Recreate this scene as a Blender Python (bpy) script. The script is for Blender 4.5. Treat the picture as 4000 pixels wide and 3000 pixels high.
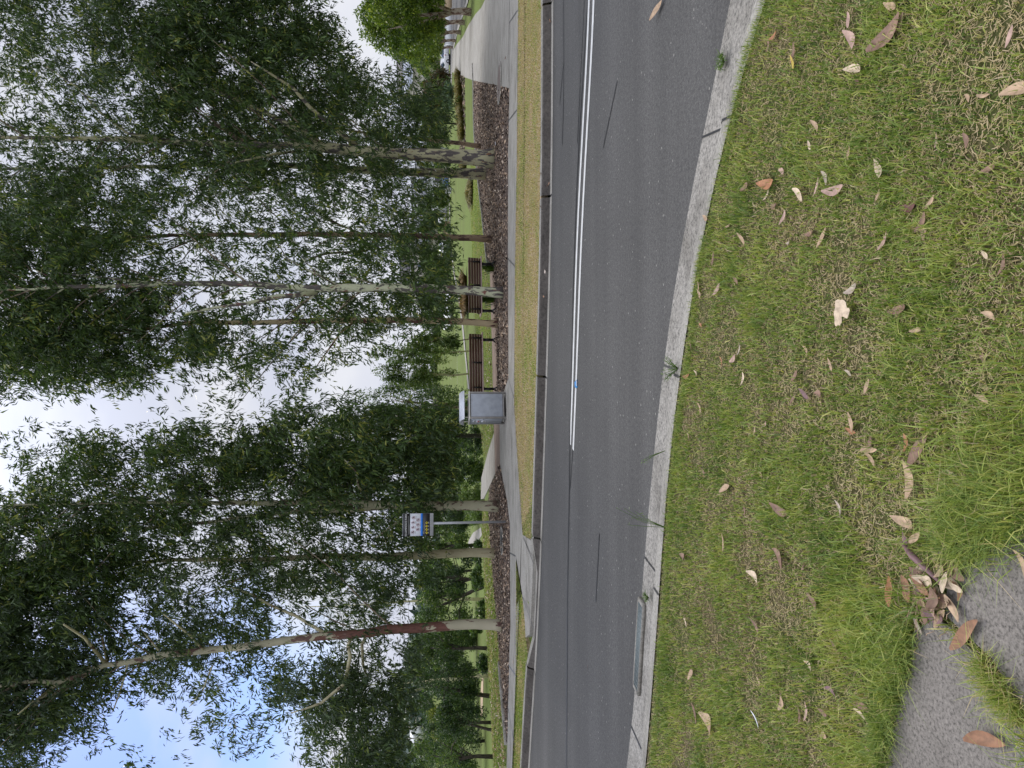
import bpy, bmesh, math, random
import numpy as np
from mathutils import Vector, Matrix
from mathutils.geometry import tessellate_polygon
rng = np.random.default_rng(7); random.seed(7)
R = math.radians
sc = bpy.context.scene
for o in list(bpy.data.objects): bpy.data.objects.remove(o)
COL = sc.collection

# ------------------------------------------------------------------ camera (portrait photo stored on its side)
F = 2712.0            # focal length in pixels of the 4000 px wide photo
TH = R(5.9)           # pitch below the horizon
EYE = 1.7
cam_d = bpy.data.cameras.new('camera'); cam = bpy.data.objects.new('camera', cam_d); COL.objects.link(cam)
cam_d.sensor_fit = 'HORIZONTAL'; cam_d.sensor_width = 36.0; cam_d.lens = F / 4000 * 36.0
cam_d.clip_start = 0.05; cam_d.clip_end = 6000
U = Vector((0, math.sin(TH), math.cos(TH))); FW = Vector((0, math.cos(TH), -math.sin(TH)))
m = Matrix.Identity(4)
for i in range(3):
    m[i][0] = -U[i]; m[i][1] = (1, 0, 0)[i]; m[i][2] = -FW[i]
m[2][3] = EYE
cam.matrix_world = m
sc.camera = cam

# ------------------------------------------------------------------ light
SUN_EL, SUN_AZ = R(46), R(-12)      # sun behind thin cloud, ahead of the camera, a little left
W = bpy.data.worlds.new('World'); sc.world = W; W.use_nodes = True
nt = W.node_tree; nt.nodes.clear()
def wn(t, **k):
    n = nt.nodes.new(t)
    for a, b in k.items(): setattr(n, a, b)
    return n
wo = wn('ShaderNodeOutputWorld'); bg = wn('ShaderNodeBackground'); bg.inputs['Strength'].default_value = 0.1
sky = wn('ShaderNodeTexSky', sky_type='NISHITA'); sky.sun_disc = False
sky.sun_elevation = SUN_EL; sky.sun_rotation = SUN_AZ
tc = wn('ShaderNodeTexCoord'); mp = wn('ShaderNodeMapping'); mp.inputs['Scale'].default_value = (1, 1, 2.2)
mp.inputs['Location'].default_value = (0.35, 0.1, 0.0)
nz = wn('ShaderNodeTexNoise'); nz.inputs['Scale'].default_value = 2.3; nz.inputs['Detail'].default_value = 7; nz.inputs['Roughness'].default_value = 0.5
nt.links.new(tc.outputs['Generated'], mp.inputs[0]); nt.links.new(mp.outputs[0], nz.inputs[0])
# an opening of clear sky up to the left
dp = wn('ShaderNodeVectorMath', operation='DOT_PRODUCT')
hole = Vector((-0.50, 1.05, 0.44)).normalized(); dp.inputs[1].default_value = hole
nrm = wn('ShaderNodeVectorMath', operation='NORMALIZE'); nt.links.new(tc.outputs['Generated'], nrm.inputs[0]); nt.links.new(nrm.outputs[0], dp.inputs[0])
mr = wn('ShaderNodeMapRange'); mr.inputs[1].default_value = 0.965; mr.inputs[2].default_value = 0.997; mr.inputs[3].default_value = 0.0; mr.inputs[4].default_value = 0.43
nt.links.new(dp.outputs['Value'], mr.inputs[0])
sb = wn('ShaderNodeMath', operation='SUBTRACT'); nt.links.new(nz.outputs['Fac'], sb.inputs[0]); nt.links.new(mr.outputs[0], sb.inputs[1])
cr = wn('ShaderNodeValToRGB'); cr.color_ramp.elements[0].position = 0.16; cr.color_ramp.elements[1].position = 0.36
nt.links.new(sb.outputs[0], cr.inputs[0])
nz2 = wn('ShaderNodeTexNoise'); nz2.inputs['Scale'].default_value = 3.5; nz2.inputs['Detail'].default_value = 5
nt.links.new(mp.outputs[0], nz2.inputs[0])
cr2 = wn('ShaderNodeValToRGB'); cr2.color_ramp.elements[0].position = 0.40; cr2.color_ramp.elements[1].position = 0.60
cr2.color_ramp.elements[0].color = (5.5, 5.8, 6.9, 1); cr2.color_ramp.elements[1].color = (7.0, 7.15, 7.7, 1)
nt.links.new(nz2.outputs['Fac'], cr2.inputs[0])
# cloud is thinner, so brighter, near the sun
sd = Vector((math.sin(SUN_AZ) * math.cos(SUN_EL), math.cos(SUN_AZ) * math.cos(SUN_EL), math.sin(SUN_EL)))
dp2 = wn('ShaderNodeVectorMath', operation='DOT_PRODUCT'); dp2.inputs[1].default_value = sd
nt.links.new(nrm.outputs[0], dp2.inputs[0])
mr2 = wn('ShaderNodeMapRange'); mr2.interpolation_type = 'SMOOTHSTEP'
mr2.inputs[1].default_value = 0.86; mr2.inputs[2].default_value = 1.0; mr2.inputs[3].default_value = 1.0; mr2.inputs[4].default_value = 1.5
nt.links.new(dp2.outputs['Value'], mr2.inputs[0])
vm = wn('ShaderNodeVectorMath', operation='SCALE'); nt.links.new(cr2.outputs[0], vm.inputs[0]); nt.links.new(mr2.outputs[0], vm.inputs['Scale'])
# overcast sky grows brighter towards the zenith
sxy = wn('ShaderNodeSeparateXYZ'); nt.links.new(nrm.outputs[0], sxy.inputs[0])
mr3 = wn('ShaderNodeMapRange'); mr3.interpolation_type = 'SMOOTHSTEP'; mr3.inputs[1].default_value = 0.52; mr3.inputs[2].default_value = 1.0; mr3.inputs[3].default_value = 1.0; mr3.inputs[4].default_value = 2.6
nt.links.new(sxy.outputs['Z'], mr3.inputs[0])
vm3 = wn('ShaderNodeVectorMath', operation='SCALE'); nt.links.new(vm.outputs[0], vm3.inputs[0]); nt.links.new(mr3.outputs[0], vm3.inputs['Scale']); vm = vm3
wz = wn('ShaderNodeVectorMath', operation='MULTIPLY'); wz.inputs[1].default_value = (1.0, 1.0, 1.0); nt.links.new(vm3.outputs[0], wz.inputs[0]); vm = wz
skm = wn('ShaderNodeVectorMath', operation='MULTIPLY'); skm.inputs[1].default_value = (0.72, 0.86, 1.22)
nt.links.new(sky.outputs[0], skm.inputs[0])
mx = wn('ShaderNodeMix', data_type='RGBA')
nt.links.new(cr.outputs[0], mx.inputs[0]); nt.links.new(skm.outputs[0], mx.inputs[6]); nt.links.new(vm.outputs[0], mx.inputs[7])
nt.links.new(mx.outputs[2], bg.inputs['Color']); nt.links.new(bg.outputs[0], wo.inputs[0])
sl = bpy.data.lights.new('sun', 'SUN'); sl.energy = 1.5; sl.angle = R(18); sl.color = (1.0, 0.93, 0.82)
sun = bpy.data.objects.new('sun', sl); COL.objects.link(sun)
sun.rotation_euler = (-sd).to_track_quat('-Z', 'Y').to_euler()
sc.view_settings.view_transform = 'Standard'; sc.view_settings.look = 'None'
sc.view_settings.exposure = 0.25; sc.view_settings.gamma = 1.0
sc.cycles.max_bounces = 8; sc.cycles.transparent_max_bounces = 12

# ------------------------------------------------------------------ photo pixel <-> place
def ray(px, py):
    a = (1500 - py) / F; b = (px - 2000) / F
    return Vector((a, math.cos(TH) - b * math.sin(TH), -math.sin(TH) - b * math.cos(TH)))
def G(px, py, z=0.12):                       # the point at height z seen at that pixel
    d = ray(px, py); t = (z - EYE) / d.z
    return Vector((d.x * t, d.y * t, z))
def AT(px, py, Y):                           # the point at distance Y seen at that pixel
    d = ray(px, py); t = Y / d.y
    return Vector((d.x * t, Y, EYE + d.z * t))
def proj(P):                                 # N x 3 -> px, py
    y = P[:, 1] * math.cos(TH) - (P[:, 2] - EYE) * math.sin(TH)
    u = P[:, 1] * math.sin(TH) + (P[:, 2] - EYE) * math.cos(TH)
    y = np.where(y < 0.05, 0.05, y)
    return 2000 - F * u / y, 1500 - F * P[:, 0] / y
def ss(t):
    t = np.clip(t, 0, 1); return t * t * (3 - 2 * t)

# lines read off the photo, as ground polylines running right -> left
def line(pts, z): return [G(px, py, z) for px, py in pts]
def extend(L, a=60, b=60):
    d0 = (L[0] - L[1]).normalized(); d1 = (L[-1] - L[-2]).normalized()
    return [L[0] + d0 * a] + L + [L[-1] + d1 * b]
FAR = [(2156, 0), (2156, 300), (2155, 600), (2145, 1100), (2129, 1600), (2115, 2050), (2108, 2262), (2103, 2424), (2095, 2530), (2089, 2610), (2080, 2725), (2064, 3000)]
far_line = extend(line(FAR, 0.0))
def smooth_line(L, step=0.5):
    out = [L[0]]
    for a, b in zip(L[:-1], L[1:]):
        n = max(1, int((b - a).length / step))
        for k in range(1, n + 1): out.append(a.lerp(b, k / n))
    for _ in range(8):
        out = [out[0]] + [(out[i-1] + out[i] * 2 + out[i+1]) / 4 for i in range(1, len(out) - 1)] + [out[-1]]
    return out
fx = np.array([p.x for p in far_line])[::-1]; fy = np.array([p.y for p in far_line])[::-1]
def far_y(x): return np.interp(x, fx, fy)

def H(x, y):                                 # ground height
    x = np.asarray(x, float); y = np.asarray(y, float)
    back = ss((y - far_y(x) - 0.25) / 0.15)
    h = -0.18 + back * 0.28
    ys = np.maximum(y, 1.0)
    crest = 26.3 + 11 * np.clip(x / ys, -0.6, 0)
    u = -x - 0.03 * y
    s2 = ss((u + 1.0) / 3.0)
    h = h - 3.5 * ss((y - crest) / 20) * s2
    h = h + s2 * (5.0 * ss((y - 120) / 120) + 30 * ss((y - 260) / 260) * ss((-x / ys - 0.25) / 0.3))
    h = h + (1 - s2) * (3.5 * ss((y - 112) / 60))
    h = h - 0.25 * (1 - s2) * ss((y - 30) / 30) * ss(0.5 - abs(x / ys) * 2)
    return h
def GT(px, py):                              # the terrain point seen at that pixel
    d = ray(px, py); t = 5.0; step = 0.5
    while t < 900:
        if EYE + d.z * t < float(H(d.x * t, d.y * t)): break
        t += step; step = 0.25 + t * 0.01
    lo, hi = t - step - 0.3, t
    for _ in range(20):
        mid = (lo + hi) / 2
        if EYE + d.z * mid < float(H(d.x * mid, d.y * mid)): hi = mid
        else: lo = mid
    return Vector((d.x * hi, d.y * hi, float(H(d.x * hi, d.y * hi))))

# ------------------------------------------------------------------ naming
def tag(o, label=None, cat=None, group=None, kind=None):
    if label: o['label'] = label
    if cat: o['category'] = cat
    if group: o['group'] = group
    if kind: o['kind'] = kind
    return o
def thing(name, label, cat, loc=(0, 0, 0), group=None, rz=0.0):
    o = bpy.data.objects.new(name, None); COL.objects.link(o); o.location = loc; o.rotation_euler = (0, 0, rz)
    o.empty_display_size = 0.2
    return tag(o, label, cat, group)

# ------------------------------------------------------------------ mesh building
def np_mesh(name, V, faces_flat, counts, mats, parent=None, tint=None, smooth=False, mi=None):
    me = bpy.data.meshes.new(name); V = np.asarray(V, np.float32)
    faces_flat = np.asarray(faces_flat, np.int32); counts = np.asarray(counts, np.int32)
    me.vertices.add(len(V)); me.vertices.foreach_set('co', V.ravel())
    me.loops.add(len(faces_flat)); me.loops.foreach_set('vertex_index', faces_flat)
    me.polygons.add(len(counts))
    st = np.zeros(len(counts), np.int32); st[1:] = np.cumsum(counts)[:-1]
    me.polygons.foreach_set('loop_start', st)
    if smooth: me.polygons.foreach_set('use_smooth', np.ones(len(counts), bool))
    if mi is not None: me.polygons.foreach_set('material_index', np.asarray(mi, np.int32))
    me.update(calc_edges=True)
    if tint is not None:
        at = me.attributes.new('tint', 'FLOAT', 'FACE'); at.data.foreach_set('value', np.asarray(tint, np.float32))
    for mm in (mats if isinstance(mats, (list, tuple)) else [mats]): me.materials.append(mm)
    o = bpy.data.objects.new(name, me); COL.objects.link(o)
    if parent is not None: o.parent = parent
    return o

class MB:
    def __init__(s): s.v = []; s.f = []; s.m = []
    def add(s, vs, fs, mi=0):
        k = len(s.v); s.v += [tuple(v) for v in vs]
        for f in fs: s.f.append([i + k for i in f]); s.m.append(mi)
        return s
    def box(s, c, d, rz=0, mi=0, top=None):
        c = Vector(c); M = Matrix.Rotation(rz, 3, 'Z'); x, y, z = [q / 2 for q in d]; tx, ty = (top or (1, 1))
        vs = [c + M @ Vector(p) for p in [(-x,-y,-z),(x,-y,-z),(x,y,-z),(-x,y,-z),(-x*tx,-y*ty,z),(x*tx,-y*ty,z),(x*tx,y*ty,z),(-x*tx,y*ty,z)]]
        return s.add(vs, [(0,3,2,1),(4,5,6,7),(0,1,5,4),(1,2,6,5),(2,3,7,6),(3,0,4,7)], mi)
    def tube(s, pts, rad, n=8, mi=0, cap=True):
        pts = [Vector(p) for p in pts]
        if not hasattr(rad, '__len__'): rad = [rad] * len(pts)
        ref = None; rings = []
        for i, p in enumerate(pts):
            t = (pts[min(i+1, len(pts)-1)] - pts[max(i-1, 0)]).normalized()
            if ref is None: ref = Vector((1, 0, 0)) if abs(t.x) < 0.9 else Vector((0, 1, 0))
            a = (ref - t * ref.dot(t)).normalized(); b = t.cross(a); ref = a
            rings.append([p + (a * math.cos(2*math.pi*k/n) + b * math.sin(2*math.pi*k/n)) * rad[i] for k in range(n)])
        vs = [v for r in rings for v in r]
        fs = [(i*n+k, i*n+(k+1) % n, (i+1)*n+(k+1) % n, (i+1)*n+k) for i in range(len(pts)-1) for k in range(n)]
        if cap: fs += [tuple(range(n))[::-1], tuple((len(pts)-1)*n+k for k in range(n))]
        return s.add(vs, fs, mi)
    def prism(s, prof, axis_o, ax, ay, az, w, mi=0):        # profile (u,v) in plane ax,ay pushed along az by w
        o = Vector(axis_o); ax, ay, az = Vector(ax), Vector(ay), Vector(az); n = len(prof)
        A = [o + ax*u + ay*v for u, v in prof]; B = [p + az*w for p in A]
        return s.add(A + B, [tuple(range(n))[::-1], tuple(range(n, 2*n))] + [(i, (i+1) % n, n+(i+1) % n, n+i) for i in range(n)], mi)
    def poly(s, pts, mi=0, thick=0.0):
        n = len(pts); s.add(pts, [tuple(range(n))], mi)
        if thick: s.add(list(pts) + [Vector(p) - Vector((0, 0, thick)) for p in pts], [(i, (i+1) % n, n+(i+1) % n, n+i) for i in range(n)], mi)
        return s
    def build(s, name, mats, parent=None, smooth=False, local=False, bevel=0):
        V = np.array(s.v, np.float32)
        if parent is not None and not local:
            V = V - np.array(parent.location, np.float32)
            if parent.rotation_euler.z:
                c, q = math.cos(-parent.rotation_euler.z), math.sin(-parent.rotation_euler.z)
                V = np.stack([V[:,0]*c - V[:,1]*q, V[:,0]*q + V[:,1]*c, V[:,2]], 1)
        o = np_mesh(name, V, [i for f in s.f for i in f], [len(f) for f in s.f], mats, parent, None, smooth, s.m)
        if bevel:
            b = o.modifiers.new('bevel', 'BEVEL'); b.width = bevel; b.segments = 2; b.limit_method = 'ANGLE'
        return o

def up_poly(pts):                            # make the winding face upwards
    a = sum(pts[i].x * pts[(i+1) % len(pts)].y - pts[(i+1) % len(pts)].x * pts[i].y for i in range(len(pts)))
    return pts if a > 0 else pts[::-1]
def sheet(name, pts, mat, thick=0.06, label=None, cat=None, kind='structure'):
    o = MB().poly(up_poly(pts), thick=thick).build(name, mat)
    return tag(o, label, cat, kind=kind)

# ------------------------------------------------------------------ materials
def mat(name):
    mm = bpy.data.materials.new(name); mm.use_nodes = True; t = mm.node_tree
    return mm, t, t.nodes['Principled BSDF']
def N(t, ty, **k):
    n = t.nodes.new(ty)
    for a, b in k.items():
        if a in n.inputs if isinstance(a, str) and a[0].isupper() else False: n.inputs[a].default_value = b
        else: setattr(n, a, b)
    return n
def flat(name, col, rough=0.6, metal=0.0, spec=None, emit=0):
    mm, t, p = mat(name); p.inputs['Base Color'].default_value = (*col, 1); p.inputs['Roughness'].default_value = rough; p.inputs['Metallic'].default_value = metal
    n = N(t, 'ShaderNodeTexNoise', Scale=9.0, Detail=5.0); c = N(t, 'ShaderNodeTexCoord'); t.links.new(c.outputs['Object'], n.inputs[0])
    r = N(t, 'ShaderNodeValToRGB'); r.color_ramp.elements[0].position = .3; r.color_ramp.elements[1].position = .7
    r.color_ramp.elements[0].color = (*[q*0.85 for q in col], 1); r.color_ramp.elements[1].color = (*[min(1, q*1.08) for q in col], 1)
    t.links.new(n.outputs['Fac'], r.inputs[0]); t.links.new(r.outputs[0], p.inputs['Base Color'])
    return mm
def ramp(t, src, stops):
    r = N(t, 'ShaderNodeValToRGB'); e = r.color_ramp.elements
    while len(e) < len(stops): e.new(0.5)
    for k, (pos, c) in enumerate(stops): e[k].position = pos; e[k].color = (*c, 1) if len(c) == 3 else c
    t.links.new(src, r.inputs[0]); return r.outputs[0]
def noise(t, scale, detail=4, rough=0.55, vec=None, coord='Object', stretch=None, dist=0):
    c = N(t, 'ShaderNodeTexCoord').outputs[coord] if vec is None else vec
    if stretch:
        mpn = N(t, 'ShaderNodeMapping'); mpn.inputs['Scale'].default_value = stretch; t.links.new(c, mpn.inputs[0]); c = mpn.outputs[0]
    n = N(t, 'ShaderNodeTexNoise'); n.inputs['Scale'].default_value = scale; n.inputs['Detail'].default_value = detail; n.inputs['Roughness'].default_value = rough; n.inputs['Distortion'].default_value = dist
    t.links.new(c, n.inputs[0]); return n.outputs['Fac']
def mixc(t, fac, a, b, mode='MIX'):
    x = N(t, 'ShaderNodeMix', data_type='RGBA', blend_type=mode)
    for s, i in ((fac, 0), (a, 6), (b, 7)):
        if isinstance(s, (int, float)): x.inputs[i].default_value = s
        elif isinstance(s, tuple): x.inputs[i].default_value = (*s, 1)
        else: t.links.new(s, x.inputs[i])
    return x.outputs[2]
def bump(t, p, h, strength=0.3, dist=0.01):
    b = N(t, 'ShaderNodeBump'); b.inputs['Strength'].default_value = strength; b.inputs['Distance'].default_value = dist
    t.links.new(h, b.inputs['Height']); t.links.new(b.outputs[0], p.inputs['Normal'])

def m_asphalt():
    mm, t, p = mat('asphalt')
    fine = noise(t, 70, 7, 0.88); broad = noise(t, 0.35, 4, 0.6, stretch=(0.12, 4.0, 1)); patch = noise(t, 1.1, 5)
    c = ramp(t, fine, [(0.34, (0.018, 0.018, 0.018)), (0.48, (0.060, 0.059, 0.058)), (0.60, (0.110, 0.107, 0.103)), (0.70, (0.36, 0.35, 0.33))])
    coarse = noise(t, 28, 5, 0.85); c = mixc(t, 1.0, c, ramp(t, coarse, [(0.36, (0.60, 0.60, 0.60)), (0.62, (1.38, 1.37, 1.35))]), 'MULTIPLY')
    c = mixc(t, 1.0, c, ramp(t, broad, [(0.3, (0.78, 0.78, 0.78)), (0.7, (1.18, 1.18, 1.17))]), 'MULTIPLY')
    c = mixc(t, 1.0, c, ramp(t, patch, [(0.3, (0.9, 0.9, 0.9)), (0.7, (1.08, 1.08, 1.08))]), 'MULTIPLY')
    vo = N(t, 'ShaderNodeTexVoronoi'); vo.inputs['Scale'].default_value = 17; t.links.new(N(t, 'ShaderNodeTexCoord').outputs['Object'], vo.inputs['Vector'])
    sp = N(t, 'ShaderNodeSeparateColor'); t.links.new(vo.outputs['Color'], sp.inputs[0])
    near_ = N(t, 'ShaderNodeMath', operation='LESS_THAN'); t.links.new(vo.outputs['Distance'], near_.inputs[0]); near_.inputs[1].default_value = 0.17
    rare = N(t, 'ShaderNodeMath', operation='GREATER_THAN'); t.links.new(sp.outputs[0], rare.inputs[0]); rare.inputs[1].default_value = 0.90
    bo = N(t, 'ShaderNodeMath', operation='MULTIPLY'); t.links.new(near_.outputs[0], bo.inputs[0]); t.links.new(rare.outputs[0], bo.inputs[1])
    c = mixc(t, bo.outputs[0], c, (0.24, 0.23, 0.21))
    t.links.new(c, p.inputs['Base Color']); p.inputs['Roughness'].default_value = 0.82
    bump(t, p, fine, 0.5, 0.006); return mm
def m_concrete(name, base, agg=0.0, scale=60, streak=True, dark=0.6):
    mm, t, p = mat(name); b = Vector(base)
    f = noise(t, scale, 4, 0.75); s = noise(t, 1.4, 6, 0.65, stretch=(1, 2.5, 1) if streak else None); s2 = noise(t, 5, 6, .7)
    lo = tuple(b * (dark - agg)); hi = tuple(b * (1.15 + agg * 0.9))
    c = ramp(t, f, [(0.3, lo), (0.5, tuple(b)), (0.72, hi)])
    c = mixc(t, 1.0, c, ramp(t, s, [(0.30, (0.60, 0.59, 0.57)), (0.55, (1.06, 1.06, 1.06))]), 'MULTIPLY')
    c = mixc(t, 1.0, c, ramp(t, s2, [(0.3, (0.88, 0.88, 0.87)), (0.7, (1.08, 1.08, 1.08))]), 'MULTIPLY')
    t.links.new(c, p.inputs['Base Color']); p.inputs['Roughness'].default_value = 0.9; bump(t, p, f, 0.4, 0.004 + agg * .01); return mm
def m_soil_grass(name, cols, scale=22, patch=0.7):
    mm, t, p = mat(name)
    f = noise(t, scale, 8, 0.75); q = noise(t, patch, 5, 0.6)
    a = ramp(t, f, [(0.32, cols[0]), (0.5, cols[1]), (0.68, cols[2])])
    b = ramp(t, f, [(0.32, cols[3]), (0.5, cols[4]), (0.7, cols[5])])
    msk = ramp(t, q, [(0.42, (0, 0, 0)), (0.6, (1, 1, 1))])
    t.links.new(mixc(t, msk, a, b), p.inputs['Base Color']); p.inputs['Roughness'].default_value = 0.95; p.inputs['Specular IOR Level'].default_value = 0.15
    bump(t, p, f, 0.6, 0.03); return mm
def m_tint(name, stops, rough=0.55, trans=0.0, vein=0.0, spec=0.3):
    mm, t, p = mat(name); at = N(t, 'ShaderNodeAttribute'); at.attribute_name = 'tint'
    c = ramp(t, at.outputs['Fac'], stops); t.links.new(c, p.inputs['Base Color']); p.inputs['Roughness'].default_value = rough
    p.inputs['Specular IOR Level'].default_value = spec
    if trans:
        out = t.nodes['Material Output']; tr = N(t, 'ShaderNodeBsdfTranslucent'); ms = N(t, 'ShaderNodeMixShader'); ms.inputs[0].default_value = trans
        br = mixc(t, 1.0, c, (1.5, 1.6, 0.8), 'MULTIPLY'); t.links.new(br, tr.inputs[0])
        t.links.new(p.outputs[0], ms.inputs[1]); t.links.new(tr.outputs[0], ms.inputs[2]); t.links.new(ms.outputs[0], out.inputs[0])
    return mm
def m_bark(name, light, dark, thr=0.52, third=None, thr3=0.62, scale=3.2, red=None, soft=0.015):
    mm, t, p = mat(name)
    tcn = N(t, 'ShaderNodeTexCoord').outputs['Object']
    f = noise(t, scale, 5, 0.62, vec=tcn, stretch=(2.6, 2.6, 1.0), dist=0.35)
    g = noise(t, 30, 4, 0.6, vec=tcn, stretch=(1, 1, 0.3)); w = noise(t, 1.2, 3, vec=tcn)
    L = ramp(t, w, [(0.35, tuple(Vector(light) * 0.88)), (0.65, tuple(Vector(light) * 1.08))])
    D = ramp(t, g, [(0.35, tuple(Vector(dark) * 0.7)), (0.65, tuple(Vector(dark) * 1.2))])
    c = mixc(t, ramp(t, f, [(thr, (0, 0, 0)), (thr + soft, (1, 1, 1))]), L, D)
    if third:
        h = noise(t, scale * 1.7, 4, 0.6, vec=tcn, stretch=(2.2, 2.2, 0.9), dist=0.5)
        c = mixc(t, ramp(t, h, [(thr3, (0, 0, 0)), (thr3 + soft, (1, 1, 1))]), c, third)
    if red:                                  # old red bark that has not peeled yet, between two heights
        sx = N(t, 'ShaderNodeSeparateXYZ'); t.links.new(tcn, sx.inputs[0]); z = sx.outputs['Z']
        ad = N(t, 'ShaderNodeMath', operation='MULTIPLY_ADD'); t.links.new(f, ad.inputs[0]); ad.inputs[1].default_value = 5.0; t.links.new(z, ad.inputs[2])
        ax = N(t, 'ShaderNodeMath', operation='MULTIPLY_ADD'); t.links.new(sx.outputs['X'], ax.inputs[0]); ax.inputs[1].default_value = -2.0; t.links.new(ad.outputs[0], ax.inputs[2])
        a0, a1 = red[1] + 2.5, red[2] + 2.5
        msk = N(t, 'ShaderNodeMapRange'); msk.inputs[1].default_value = a0; msk.inputs[2].default_value = a0 + 0.1; t.links.new(ad.outputs[0], msk.inputs[0])
        ms2 = N(t, 'ShaderNodeMapRange'); ms2.inputs[1].default_value = a1; ms2.inputs[2].default_value = a1 + 0.1; ms2.inputs[3].default_value = 1; ms2.inputs[4].default_value = 0; t.links.new(ad.outputs[0], ms2.inputs[0])
        mu = N(t, 'ShaderNodeMath', operation='MULTIPLY'); t.links.new(msk.outputs[0], mu.inputs[0]); t.links.new(ms2.outputs[0], mu.inputs[1])
        c = mixc(t, mu.outputs[0], c, ramp(t, g, [(0.3, tuple(Vector(red[0]) * 0.65)), (0.7, tuple(Vector(red[0]) * 1.25))]))
    t.links.new(c, p.inputs['Base Color']); p.inputs['Roughness'].default_value = 0.85; bump(t, p, f, 0.5, 0.02); return mm

M = {}
M['asphalt'] = m_asphalt()
M['tar'] = flat('tar', (0.022, 0.023, 0.026), 0.45)
M['paint'] = flat('road_paint', (0.62, 0.62, 0.60), 0.7)
M['path'] = m_concrete('path_concrete', (0.30, 0.285, 0.255), 0.0, 40)
M['pathbrown'] = m_concrete('brown_concrete', (0.235, 0.165, 0.125), 0.0, 40)
M['kerb'] = m_concrete('kerb_concrete', (0.29, 0.275, 0.245), 0.15, 40)
M['kerbface'] = m_concrete('weathered_shaded_kerb', (0.085, 0.075, 0.066), 0.25, 22)  # weather streaks, plus the shade of the upright face put into the colour
M['gutter'] = m_concrete('gutter_aggregate', (0.265, 0.25, 0.225), 0.45, 48, streak=False)
M['nearpath'] = m_concrete('rough_footpath', (0.165, 0.15, 0.135), 0.42, 85, streak=False)
M['soil'] = m_soil_grass('thatch', [(0.035, 0.027, 0.017), (0.10, 0.085, 0.040), (0.25, 0.19, 0.11), (0.03, 0.028, 0.013), (0.065, 0.080, 0.022), (0.16, 0.145, 0.06)], 60, 1.3)
M['verge'] = m_soil_grass('dry_verge', [(0.16, 0.115, 0.07), (0.40, 0.31, 0.20), (0.64, 0.52, 0.38), (0.11, 0.115, 0.04), (0.26, 0.25, 0.10), (0.48, 0.41, 0.23)], 22, 1.1)
M['lawn'] = m_soil_grass('lawn', [(0.065, 0.095, 0.022), (0.125, 0.170, 0.040), (0.19, 0.225, 0.065), (0.065, 0.085, 0.022), (0.110, 0.140, 0.036), (0.18, 0.185, 0.07)], 14, 0.18)
M['mulch'] = m_soil_grass('bark_mulch', [(0.035, 0.027, 0.023), (0.12, 0.090, 0.075), (0.34, 0.27, 0.22), (0.03, 0.024, 0.020), (0.09, 0.068, 0.058), (0.27, 0.21, 0.18)], 40, 0.9)
M['chips'] = m_tint('mulch_chips', [(0.0, (0.040, 0.030, 0.026)), (0.35, (0.12, 0.088, 0.070)), (0.6, (0.24, 0.17, 0.125)), (0.85, (0.44, 0.32, 0.22)), (1.0, (0.66, 0.56, 0.46))], 0.85)
GS = [(0.0, (0.045, 0.090, 0.018)), (0.3, (0.150, 0.225, 0.052)), (0.6, (0.32, 0.385, 0.092)), (0.75, (0.52, 0.50, 0.17)), (0.85, (0.40, 0.31, 0.17)), (1.0, (0.56, 0.45, 0.30))]
M['grassb'] = m_tint('grass_blades', GS, 0.5, 0.25)
M['litter'] = m_tint('fallen_leaf', [(0.0, (0.10, 0.045, 0.030)), (0.25, (0.24, 0.12, 0.065)), (0.5, (0.38, 0.25, 0.17)), (0.75, (0.50, 0.37, 0.30)), (1.0, (0.66, 0.58, 0.50))], 0.7, 0.0)
def leaves(nm, a, b, c, d, tr=0.28): return m_tint(nm, [(0.0, a), (0.45, b), (0.85, c), (1.0, d)], 0.42, tr, spec=0.35)
M['gum'] = leaves('gum_leaves', (0.028, 0.052, 0.018), (0.050, 0.090, 0.027), (0.11, 0.18, 0.048), (0.28, 0.30, 0.07))
M['gumcool'] = leaves('gum_leaves_cool', (0.030, 0.050, 0.028), (0.052, 0.086, 0.040), (0.10, 0.155, 0.06), (0.20, 0.25, 0.08))
M['mid'] = leaves('mid_leaves', (0.030, 0.057, 0.018), (0.063, 0.112, 0.030), (0.135, 0.210, 0.053), (0.255, 0.300, 0.075))
M['light'] = leaves('light_leaves', (0.062, 0.106, 0.031), (0.106, 0.163, 0.050), (0.175, 0.237, 0.075), (0.275, 0.300, 0.100))
M['bright'] = leaves('bright_leaves', (0.040, 0.085, 0.010), (0.10, 0.16, 0.02), (0.21, 0.28, 0.035), (0.36, 0.40, 0.06))
M['dark'] = leaves('dark_leaves', (0.019, 0.040, 0.016), (0.034, 0.068, 0.022), (0.070, 0.124, 0.037), (0.139, 0.202, 0.046))
M['yellowgreen'] = leaves('yellow_green_leaves', (0.06, 0.085, 0.015), (0.13, 0.165, 0.03), (0.22, 0.25, 0.05), (0.30, 0.30, 0.07))
M['reddish'] = leaves('reddish_leaves', (0.03, 0.035, 0.012), (0.07, 0.06, 0.025), (0.16, 0.09, 0.05), (0.25, 0.13, 0.08))
M['blueish'] = leaves('blue_green_leaves', (0.05, 0.085, 0.055), (0.09, 0.15, 0.10), (0.15, 0.22, 0.15), (0.22, 0.30, 0.20))
M['tussock'] = leaves('tussock', (0.07, 0.065, 0.014), (0.16, 0.14, 0.03), (0.27, 0.20, 0.05), (0.36, 0.24, 0.09))
M['brownbrush'] = leaves('brown_brush', (0.10, 0.06, 0.025), (0.20, 0.12, 0.04), (0.30, 0.18, 0.06), (0.36, 0.25, 0.10))
M['flax'] = leaves('flax', (0.03, 0.06, 0.012), (0.06, 0.12, 0.02), (0.12, 0.20, 0.03), (0.2, 0.28, 0.05))
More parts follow.
